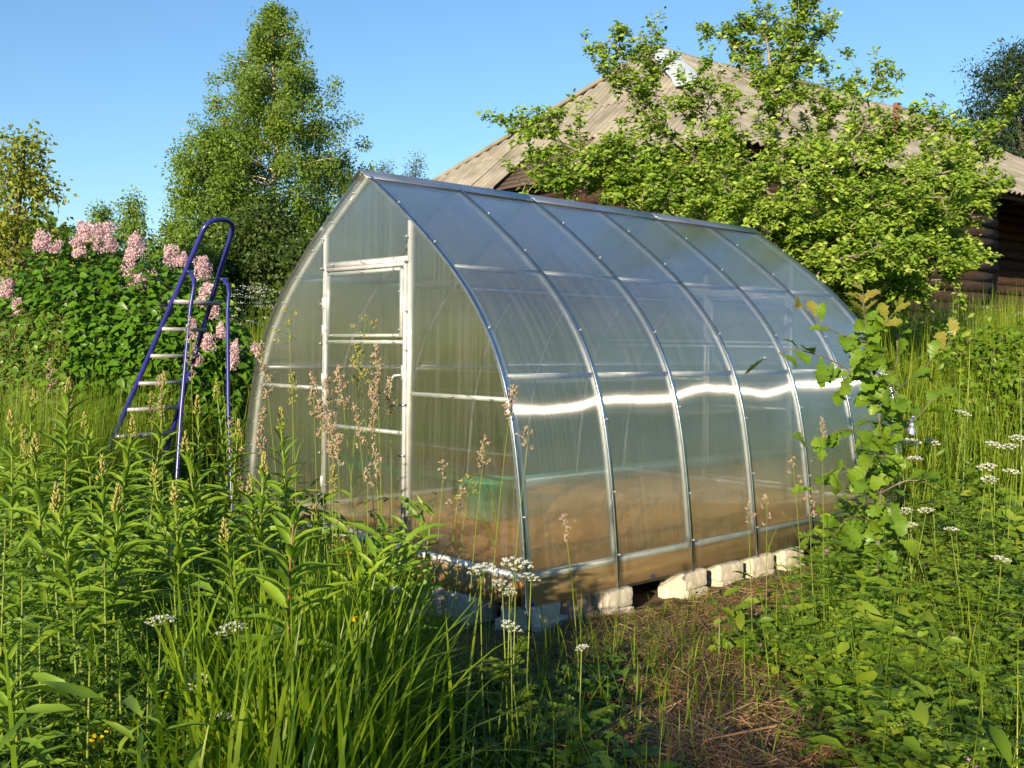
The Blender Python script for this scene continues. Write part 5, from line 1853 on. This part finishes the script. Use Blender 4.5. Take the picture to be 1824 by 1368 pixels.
# beige haze of grass panicles at the left edge
npn = 170
q = np.array([at(vr.uniform(-20, 120), vr.uniform(570, 720), vr.uniform(7.6, 9.0)) for _ in range(npn)])
m_ = 16
Pp = np.repeat(q, m_, 0) + vr.normal(0, 1, (npn * m_, 3)) * np.array([.016, .016, .05])
X, Y, Z = frames(vr.normal(0, .4, (npn * m_, 3)) + np.array([0, 0, 1.0]), sphere_dirs(npn * m_, vr))
stuff(MB().scatter([(c[0], c[1] * .3, c[2] * .3) for c in OCT], OCTF, Pp, X, Y, Z, .0065).build('grass_panicles', M['seed_green']), 'hazy beige grass panicles at the left edge before the lilac', 'grass')
# white cow parsley mass behind the greenhouse corner
nc_ = 34
q = np.array([at(vr.uniform(405, 500), vr.uniform(508, 585) , vr.uniform(11.5, 14)) for _ in range(nc_)])
q2 = np.array([at(vr.uniform(1590, 1824), vr.uniform(545, 600), vr.uniform(14, 18)) for _ in range(60)])
q = np.concatenate([q, q2])
m_ = 20
Pp = np.repeat(q, m_, 0) + vr.normal(0, 1, (len(q) * m_, 3)) * np.array([.035, .035, .008])
X, Y, Z = frames(sphere_dirs(len(Pp), vr), np.array([0, -.2, 1.0]) + vr.normal(0, .4, (len(Pp), 3)))
stuff(MB().scatter(FLT, FLF, Pp, X, Y, Z, .008).build('cow_parsley', M['white_flower']), 'far white haze of cow parsley flowers in the meadow', 'flowers')
leaf_layer('back_weeds', 'tall weeds below the white flowers behind the ladder', 26000, (-6, 6, 9.4, 15), 1.05, .07, 'vetch', lambda x, y: patchy(x, y, .9, 3), T_leaf([(.3, .14), (.65, .13)], .2, .3), hp=.7)

# bush on the right, behind the weeds
d_ = 10.5
b_ = base_at(1770, d_)
Hh = at(1770, 628, d_)[2] - b_[2]
clump_tree('shrub', 'leafy shrub in tall grass at the right edge below the house', b_, max(Hh, 1.0), [(0, .4), (.5, px_m(75, d_)), (.85, px_m(85, d_)), (1, .2)], 30, 2600, .07, 'vetch', 'bark', 61,
           droop=.1, sig=.17, trunk_r=.03, start=.05, rise=.9, clumps=7)
# violet rag tied to the far strap
rg = thing('rag', 'pale violet blue rag tied at the far corner of the greenhouse', 'rag', tuple(g_world(GL + .06, -.045, .98)))
uu, vv = np.meshgrid(np.linspace(-1, 1, 13), np.linspace(0, 1, 12))
RX = .035 * uu * (.35 + vv)
RYd = .018 * np.sin(uu * 5 + vv * 2) * (.4 + vv) - .01
RV = np.stack([RX * GU[0] - RYd * GVv[0], RX * GU[1] - RYd * GVv[1], -.13 * vv - .012 * np.cos(uu * 4)], -1).reshape(-1, 3)
i = (np.arange(11)[:, None] * 13 + np.arange(12)[None]).ravel()
RF = np.stack([i, i + 1, i + 14, i + 13], -1)
MB().add(RV, RF).add(RV - np.array([.003, .004, 0]), RF[:, ::-1]).build('cloth', M['lavender'], rg, True, **LB)
MB().tube([(-.012, 0, .004), (0, -.01, .012), (.012, 0, .004)], .008, 6).build('knot', M['lavender'], rg, True, **LB)

# ------------------------------------------------------------------ straw and litter
def straws(name, label, n, cx, cy, sx, sy, hmound, mat, Lr=(.08, .26), w=.0028, flat=.16):
    x, y = vr.normal(cx, sx, n), vr.normal(cy, sy, n)
    ok = outside_gh(x, y, .03)
    x, y = x[ok], y[ok]
    n = len(x)
    e = np.exp(-(((x - cx) / (1.6 * sx)) ** 2 + ((y - cy) / (1.6 * sy)) ** 2))
    bump = .5 + .5 * np.sin(x * 9 + 1) * np.cos(y * 7 + .5)
    z = gz(x, y) + hmound * e * (.4 + .6 * bump) * vr.uniform(.2, 1, n)
    az = vr.normal(.6, 1.1, n) + 2.0 * np.sin(x * 2.1 + y)
    el = vr.normal(0, flat, n)
    L = vr.uniform(*Lr, n)
    d = np.stack([np.cos(az) * np.cos(el), np.sin(az) * np.cos(el), np.sin(el)], -1)
    sd = unit(np.cross(d, vr.normal(0, .5, (n, 3)) + np.array([0, 0, 1.0])))
    P = np.stack([x, y, z + .008], -1)
    bend = vr.normal(0, .12, (n, 1)) * L[:, None] * np.cross(d, sd) + vr.normal(0, .1, (n, 1)) * L[:, None] * sd
    ww = w * vr.uniform(.6, 1.5, n)[:, None]
    A, B, C = P - d * L[:, None] / 2, P + bend, P + d * L[:, None] / 2
    V = np.stack([A + sd * ww / 2, A - sd * ww / 2, B + sd * ww / 2, B - sd * ww / 2, C + sd * ww / 2, C - sd * ww / 2], 1)
    b = np.arange(n)[:, None] * 6
    F = np.concatenate([b + np.array([[0, 1, 3, 2]]), b + np.array([[2, 3, 5, 4]])])
    return stuff(MB().add(V.reshape(-1, 3), F).build(name, M[mat]), label, 'straw')


straws('straw_pile', 'heap of dry brown straw at the bottom right of centre', 15000, .70, 3.5, .30, .42, .17, 'straw')
straws('straw_litter', 'scattered dry straw before the pale blocks', 9000, .70, 4.9, .55, .75, .03, 'litter', (.05, .2))
straws('wall_litter', 'dry stalks strewn along the long wall', 5000, 1.7, 5.9, .8, .6, .03, 'straw', (.05, .2))
straws('coarse_straw', 'long pale straws lying across the heap at bottom right', 500, .95, 3.6, .4, .4, .17, 'straw', (.2, .5), .0045, .25)

# ------------------------------------------------------------------ shrub behind the viewpoint: its shade falls on the straw
clump_tree('willow_shrub', 'leafy willow shrub behind the viewpoint that shades the straw', (-3.25, -6.4, 0), 2.66, [(0, .7), (.4, .95), (.75, 1.05), (.95, .95), (1, .65)], 60, 14000, .09, 'shrub_dark', 'bark', 71,
           droop=.1, sig=.22, trunk_r=.06, start=.05, clumps=7)

for k, (x, y, h, w, lab) in enumerate([(9.5, 1.5, 5.4, 2.0, 'tree added outside the view on the right for reflections, nearest to the viewpoint'), (10.5, 5.0, 6.0, 2.3, 'tree added outside the view on the right for reflections, middle of three'),  # unseen trees added only to be reflected in the greenhouse sheets
                                       (12.0, 9.0, 6.2, 2.3, 'tree added outside the view on the right for reflections, farthest of three'), (-10.5, 3.2, 4.6, 1.8, 'tree added outside the view on the left for reflections, nearer of two'),
                                       (-11.5, 6.8, 5.0, 1.9, 'tree added outside the view on the left for reflections, farther of two')]):
    clump_tree('reflection_tree', lab, (x, y, float(gz(x, y))), h, [(0, w * .7), (.4, w), (.75, w * .8), (1, .4)], 60, 9000, .16, 'shrub_dark', 'bark', 90 + k, droop=.2, sig=.35, trunk_r=.1, start=.05, clumps=9, group='trees added beside the view for reflections')
